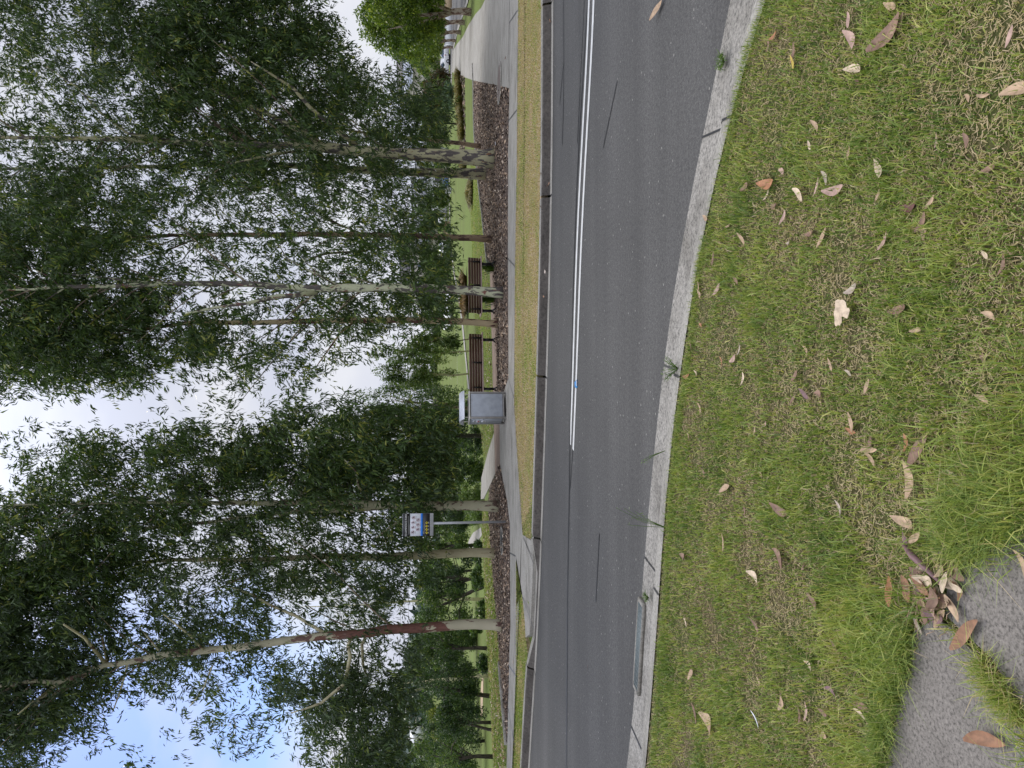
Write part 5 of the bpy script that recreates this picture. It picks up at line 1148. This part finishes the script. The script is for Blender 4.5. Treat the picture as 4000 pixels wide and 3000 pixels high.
# ------------------------------------------------------------------ individual fallen leaves on the near side
def leaf_mesh(L, Wd, curl, kind='lance', seed=0):
    r_ = np.random.default_rng(seed); n = 9; out = []
    if kind == 'maple':
        m_ = MB(); pts = []
        for k in range(30):
            a_ = 2*math.pi*k/30; rr = .44 + .07*math.cos(3*a_ + .4) + .035*math.sin(7*a_) + r_.normal()*.012
            if abs((a_ - 3.6 + math.pi) % (2*math.pi) - math.pi) < .22: rr *= .35
            pts.append(Vector((math.cos(a_)*rr*L*1.15, math.sin(a_)*rr*Wd, 0.010 + .16*L*math.sin(2*a_ + 1)*rr)))
        m_.add([Vector((0, 0, .01))] + pts, [(0, 1+k, 1+(k+1) % 30) for k in range(30)]); return m_
    m_ = MB(); vs = []
    for i in range(n):
        f_ = i/(n-1); w_ = math.sin(math.pi*min(1, f_*.92 + .04))**(.85) * (1 - .25*f_) * Wd/2; x = (f_-.5)*L; z = curl*L*(2*(f_-.5))**2
        bx_ = .10*L*math.sin(f_*3 + seed)
        for s_ in (-1, 0, 1): vs.append(Vector((x, bx_ + s_*w_, z + abs(s_)*w_*(.35 + .2*math.sin(seed)) )))
    fs = []
    for i in range(n-1):
        for s_ in range(2): k = i*3 + s_; fs.append((k, k+3, k+4, k+1))
    m_.add(vs, fs); return m_
LM = {}
def leaf_col(nm, c, blotch=(.5, .5, .5)):
    mm, t, p = mat(nm); f = noise(t, 55, 4, .6); g_ = noise(t, 14, 3)
    cc = ramp(t, f, [(.3, tuple(Vector(c)*.72)), (.6, tuple(Vector(c)*1.1))]); t.links.new(mixc(t, 1.0, cc, ramp(t, g_, [(.3, (.75, .72, .70)), (.6, (1.08, 1.08, 1.08))]), 'MULTIPLY'), p.inputs['Base Color']); p.inputs['Roughness'].default_value = .65; bump(t, p, f, .3, .002); return mm
for nm, c in dict(tan=(.40, .28, .18), pink=(.40, .27, .22), cream=(.54, .43, .31), brown=(.21, .125, .085), darkred=(.13, .055, .045), orange=(.34, .155, .07), rust=(.26, .13, .07), grey=(.36, .30, .24), yellow=(.50, .38, .07), purple=(.17, .095, .10), white=(.75, .78, .85)).items(): LM[nm] = leaf_col('leaf_' + nm, c)
SMALL = 'small dry gum leaf lying among the near grass'
GRP = 'dry leaves scattered over the near grass'
def drop_leaf(px_, py_, Lp, col, rot=None, label=None, wr=.36, kind='lance', z=.140, name='fallen_leaf', curl=.12, seed=None, cat='leaf'):
    b = G(px_, py_, z); dist = (b - Vector((0, 0, EYE))).length; L = Lp / F * dist * (1.0 if kind == 'maple' else 1.1); seed = seed if seed is not None else int(px_*7 + py_)
    m_ = leaf_mesh(L, L*wr if kind != 'maple' else L*.95, curl, kind, seed)
    o_ = m_.build(name, LM[col], smooth=True); o_.location = b
    rot = rot if rot is not None else (seed*37 % 360)
    o_.rotation_euler = (R(-12 + seed % 25), R(-10 + seed*3 % 22), R(rot))
    return tag(o_, label or SMALL, cat, GRP if label is None else None)
ROADZ = .012
drop_leaf(2572, 42, 84, 'tan', -70, 'tan leaf lying on the asphalt at the right frame edge', .30, z=.02)
drop_leaf(3292, 1227, 92, 'cream', 20, 'big pale tan lobed leaf, largest on the grass', kind='maple', z=.165)
for px_, py_, Lp, col, rot, lab in [
 (3320, 156, 85, 'pink', 25, 'pale pink leaf near the right frame edge, larger of the two pink ones'), (3320, 78, 55, 'pink', 25, 'small pale pink leaf at the right frame edge'),
 (3467, 125, 150, 'brown', -70, 'broad pink-brown leaf in the lower right corner of the grass'), (3484, 21, 70, 'tan', 40, 'light tan leaf touching the broad brown leaf at the right edge'), (3512, 88, 70, 'tan', -75, None), (3099, 241, 45, 'yellow', 0, 'only bright yellow leaf on the grass'),
 (3335, 277, 80, 'cream', 60, None), (3101, 205, 60, 'brown', -30, None), (3027, 135, 60, 'orange', 80, None), (3434, 660, 80, 'cream', 20, 'cream folded leaf on the right half of the grass'),
 (3224, 695, 55, 'grey', 30, 'pale grey curled leaf beside a slim pinkish one'), (3261, 735, 95, 'pink', 85, 'slim pinkish leaf beside the pale grey curled leaf'), (3125, 759, 80, 'cream', 60, 'spotted cream oval leaf'),
 (3000, 709, 105, 'orange', 85, 'long orange-brown leaf close to the near kerb'), (3060, 667, 60, 'pink', 80, None), (2915, 735, 70, 'brown', 85, None), (3060, 850, 50, 'pink', -20, None), (3555, 801, 85, 'darkred', 88, 'dark brown leaf deep in the grass, right half'),
 (3597, 868, 60, 'brown', -30, None), (3455, 940, 70, 'pink', -60, 'pale pink oval leaf right of the big lobed leaf'), (3218, 929, 75, 'tan', -50, None), (3165, 915, 60, 'brown', 70, None), (3512, 1213, 95, 'brown', 80, 'long dark brown leaf below the big lobed leaf'),
 (3867, 1234, 60, 'tan', 60, None), (3580, 1290, 50, 'tan', 80, None), (3987, 355, 110, 'tan', 90, 'blurred tan leaf at the bottom frame edge'), (2730, 1121, 42, 'tan', 10, None), (2805, 1130, 60, 'pink', -70, 'pinkish slim leaf near the middle of the near kerb'),
 (2741, 1265, 45, 'orange', 85, None), (2867, 1397, 62, 'pink', -60, 'clear pink leaf in the middle of the grass'), (2902, 1479, 45, 'cream', 5, None), (2820, 1412, 40, 'orange', 30, None), (2684, 1466, 42, 'orange', -80, None), (2720, 1460, 40, 'cream', 40, None),
 (2692, 1711, 42, 'tan', 50, None), (2734, 1594, 45, 'tan', 10, None), (3112, 1470, 70, 'brown', -65, None), (3146, 1534, 62, 'purple', 60, None), (3200, 1542, 58, 'brown', 80, None), (3248, 1423, 50, 'tan', 30, None), (3327, 1648, 65, 'tan', 10, None),
 (3327, 1681, 48, 'orange', 80, None), (3391, 1509, 50, 'tan', -20, None), (2975, 1856, 40, 'tan', 50, None), (3548, 1877, 125, 'tan', 15, 'large light brown leaf above the near slabs'), (3739, 1870, 70, 'cream', 60, 'cream folded leaf just right of the large light brown leaf'),
 (3597, 1763, 120, 'brown', -35, 'long brown leaf right of the large light brown leaf'), (3537, 1728, 60, 'orange', 15, 'orange-pink leaf touching the long brown leaf'), (3399, 1756, 65, 'tan', -70, None), (3533, 2040, 105, 'tan', 70, 'broad brownish leaf between the slabs and the long grass'), (2838, 1912, 75, 'tan', -60, None),
 (3051, 1985, 95, 'brown', 75, None), (3278, 1983, 55, 'grey', 30, None), (3051, 2182, 100, 'brown', 75, None), (2945, 2253, 75, 'cream', 75, None), (3180, 2350, 80, 'brown', 60, None), (3391, 2395, 65, 'tan', 40, None), (3402, 2440, 50, 'cream', 30, None),
 (3484, 2310, 90, 'orange', 15, 'bright orange leaf beside the leaf pile'), (2952, 2444, 60, 'brown', 40, None), (2704, 2636, 60, 'tan', -40, None), (3051, 2742, 60, 'tan', -20, None), (3162, 2600, 60, 'cream', 80, None), (3150, 2778, 58, 'pink', 5, None), (3250, 2700, 58, 'purple', 90, None),
 (3370, 2760, 80, 'brown', 85, None), (2767, 2827, 120, 'tan', 80, 'long tan leaf in the left corner of the grass'), (2718, 2785, 60, 'brown', 40, None), (3410, 2960, 70, 'tan', 60, None), (2670, 2180, 70, 'brown', 80, None), (2830, 2120, 60, 'tan', 20, None),
 (2900, 930, 60, 'tan', 30, None), (2790, 1010, 50, 'brown', 10, None), (2880, 1090, 60, 'brown', 70, None), (3330, 1130, 80, 'grey', 88, None), (2700, 1350, 40, 'brown', 20, None), (2760, 850, 50, 'tan', 70, None)]:
    onslab = False
    drop_leaf(px_, py_, Lp, col, rot, lab)
drop_leaf(2956, 2808, 62, 'white', 70, 'thin scrap of white litter in the grass, left part', .2, name='litter_scrap', cat='litter')
for k in range(60):                          # smaller ones
    px_ = rng.uniform(2640, 3950); py_ = rng.uniform(40, 2960)
    pp = G(px_, py_, .12)
    if pp.y > np.interp(pp.x, nvx, nvy) - .08 or pip(np.array([px_]), np.array([py_]), SLAB_A)[0] or pip(np.array([px_]), np.array([py_]), SLAB_B)[0]: continue
    drop_leaf(px_, py_, rng.uniform(26, 48) * (1 + (px_-2600)/2200), random.choice(['tan', 'brown', 'pink', 'cream', 'brown', 'tan', 'grey']), rng.uniform(0, 360), None, rng.uniform(.26, .42), z=rng.uniform(.126, .142))
# pile at the slab corner
for px_, py_, Lp, col, rot, lab in [(3545, 2115, 60, 'purple', 20, None), (3660, 2180, 75, 'tan', 40, None), (3690, 2215, 80, 'tan', 70, None), (3725, 2240, 95, 'brown', 85, 'broad brown leaf on the corner of the right slab'), (3647, 2292, 85, 'cream', 60, 'cream oval leaf in the pile at the slab corner'), (3597, 2240, 75, 'cream', -30, None),
        (3583, 2280, 60, 'purple', -10, None), (3600, 2350, 70, 'tan', 80, None), (3640, 2370, 75, 'pink', 60, None), (3680, 2420, 70, 'tan', -30, None), (3620, 2400, 60, 'brown', 10, None)]:
    o_ = drop_leaf(px_, py_, Lp, col, rot, lab or 'dry leaf heaped at the corner where the near slabs meet', .5, z=.148); 
    if lab is None: o_['group'] = 'dry leaves heaped at the slab corner'
drop_leaf(3770, 2480, 140, 'rust', -48, 'long curled orange-brown leaf lying in the slab joint', .30, z=.150, curl=.05)
drop_leaf(3862, 2900, 130, 'rust', -60, 'big orange-brown leaf at the lower left on the slab', .34, z=.145)
drop_leaf(4010, 2230, 120, 'tan', 40, 'tan leaf at the bottom edge of the right slab', .3, z=.145)
A_ = G(3520, 2118, .15); B_ = G(3690, 2290, .16); C_ = (A_ + B_)/2 + Vector((.02, .02, .02)); tag(MB().tube([A_, C_, B_], [.004, .011, .006], 8).build('bark_strip', LM['purple'], smooth=True), 'curled purplish bark strip lying across the leaf pile', 'bark')
for k in range(30):
    px_, py_ = 3655 + rng.normal()*48, 2280 + rng.normal()*75
    o_ = drop_leaf(px_, py_, rng.uniform(50, 85), random.choice(['tan', 'brown', 'purple', 'rust', 'cream', 'tan']), rng.uniform(0, 360), 'dry leaf heaped at the corner where the near slabs meet', rng.uniform(.35, .55), z=rng.uniform(.138, .165), curl=rng.uniform(.05, .3)); o_['group'] = 'dry leaves heaped at the slab corner'
for k in range(34):
    a_ = G(3600 + rng.normal()*60, 2330 + rng.normal()*70, .145); b_ = a_ + Vector((rng.normal()*.05, rng.normal()*.04, .01)); tag(MB().tube([a_, a_.lerp(b_, .5) + Vector((0, 0, .01)), b_], .0012, 4).build('twig', LM['tan']), 'thin dry twig in the leaf pile', 'twig', 'twigs in the leaf pile')
# leaves in the far gutter and on the footpath
for px_, py_, Lp, col, z_, lab in [(2116, 1790, 34, 'tan', .02, 'pair forming a pale leaf against the far kerb, middle'), (2150, 80, 18, 'orange', .03, 'small orange leaf in the far gutter, right edge'), (2067, 2763, 14, 'orange', .08, 'orange leaf resting on the left end of the far kerb'), (2071, 2745, 14, 'tan', .03, 'pale leaf in the far gutter, left end'),
        (2280, 866, 10, 'pink', .012, 'small pink petal-like leaf beside the white line'), (2296, 2605, 14, 'pink', .012, 'small pink leaf on the road, left part'), (1975, 225, 14, 'orange', .14, 'orange leaf on the wide path'), (2005, 2585, 12, 'cream', .14, 'cream leaf on the left footpath'), (1937, 560, 16, 'white', .13, 'scrap of blue and white litter in the mulch')]:
    drop_leaf(px_, py_, Lp, col, 30, lab, .4, z=z_)
# kerb weeds and tall seeding stalks
def weed(pix, n, hh, sp, label, name='kerb_weed', z=.12, lean=(0, 0)):
    b = G(*pix, z); mb = MB()
    for k in range(n):
        a_ = rng.uniform(0, 2*math.pi); l = hh*rng.uniform(.5, 1); e = Vector((math.cos(a_)*sp + lean[0], math.sin(a_)*sp + lean[1], l))
        mb.tube([(0, 0, 0), e*.5 + Vector((0, 0, l*.12)), e], [.0022, .0016, .001], 4, cap=False)
        for j in range(7):
            f_ = rng.uniform(.35, 1); c_ = e*f_; d_ = Vector((rng.normal(), rng.normal(), rng.normal()*.6)).normalized(); s_ = d_.cross(Vector((0, 0, 1))).normalized()*.003; q_ = c_ + d_*rng.uniform(.015, .035)
            mb.add([c_, (c_+q_)/2 + s_, q_, (c_+q_)/2 - s_], [(0, 1, 2, 3)])
    o_ = np_mesh(name, np.array(mb.v), [i for f in mb.f for i in f], [len(f) for f in mb.f], M['flax'], None, rng.uniform(.3, .9, len(mb.f))); o_.location = b
    return tag(o_, label, 'weed')
weed((2650, 1440), 16, .10, .09, 'small leafy green weed leaning over the middle of the near kerb', lean=(0, .05))
weed((2600, 2060), 5, .34, .06, 'tall thin seeding stalks rising in front of the road, left of the middle', z=.12, lean=(.06, .12))
weed((2600, 1760), 4, .24, .06, 'faint thin seeding stalks before the road near the end of the white lines', lean=(-.04, .10))
weed((2830, 241), 26, .045, .05, 'dry weed clump in the gap of the near gutter, right side', z=.02)
weed((2535, 2335), 18, .05, .04, 'tiny weed beside the gully grate', z=.03)
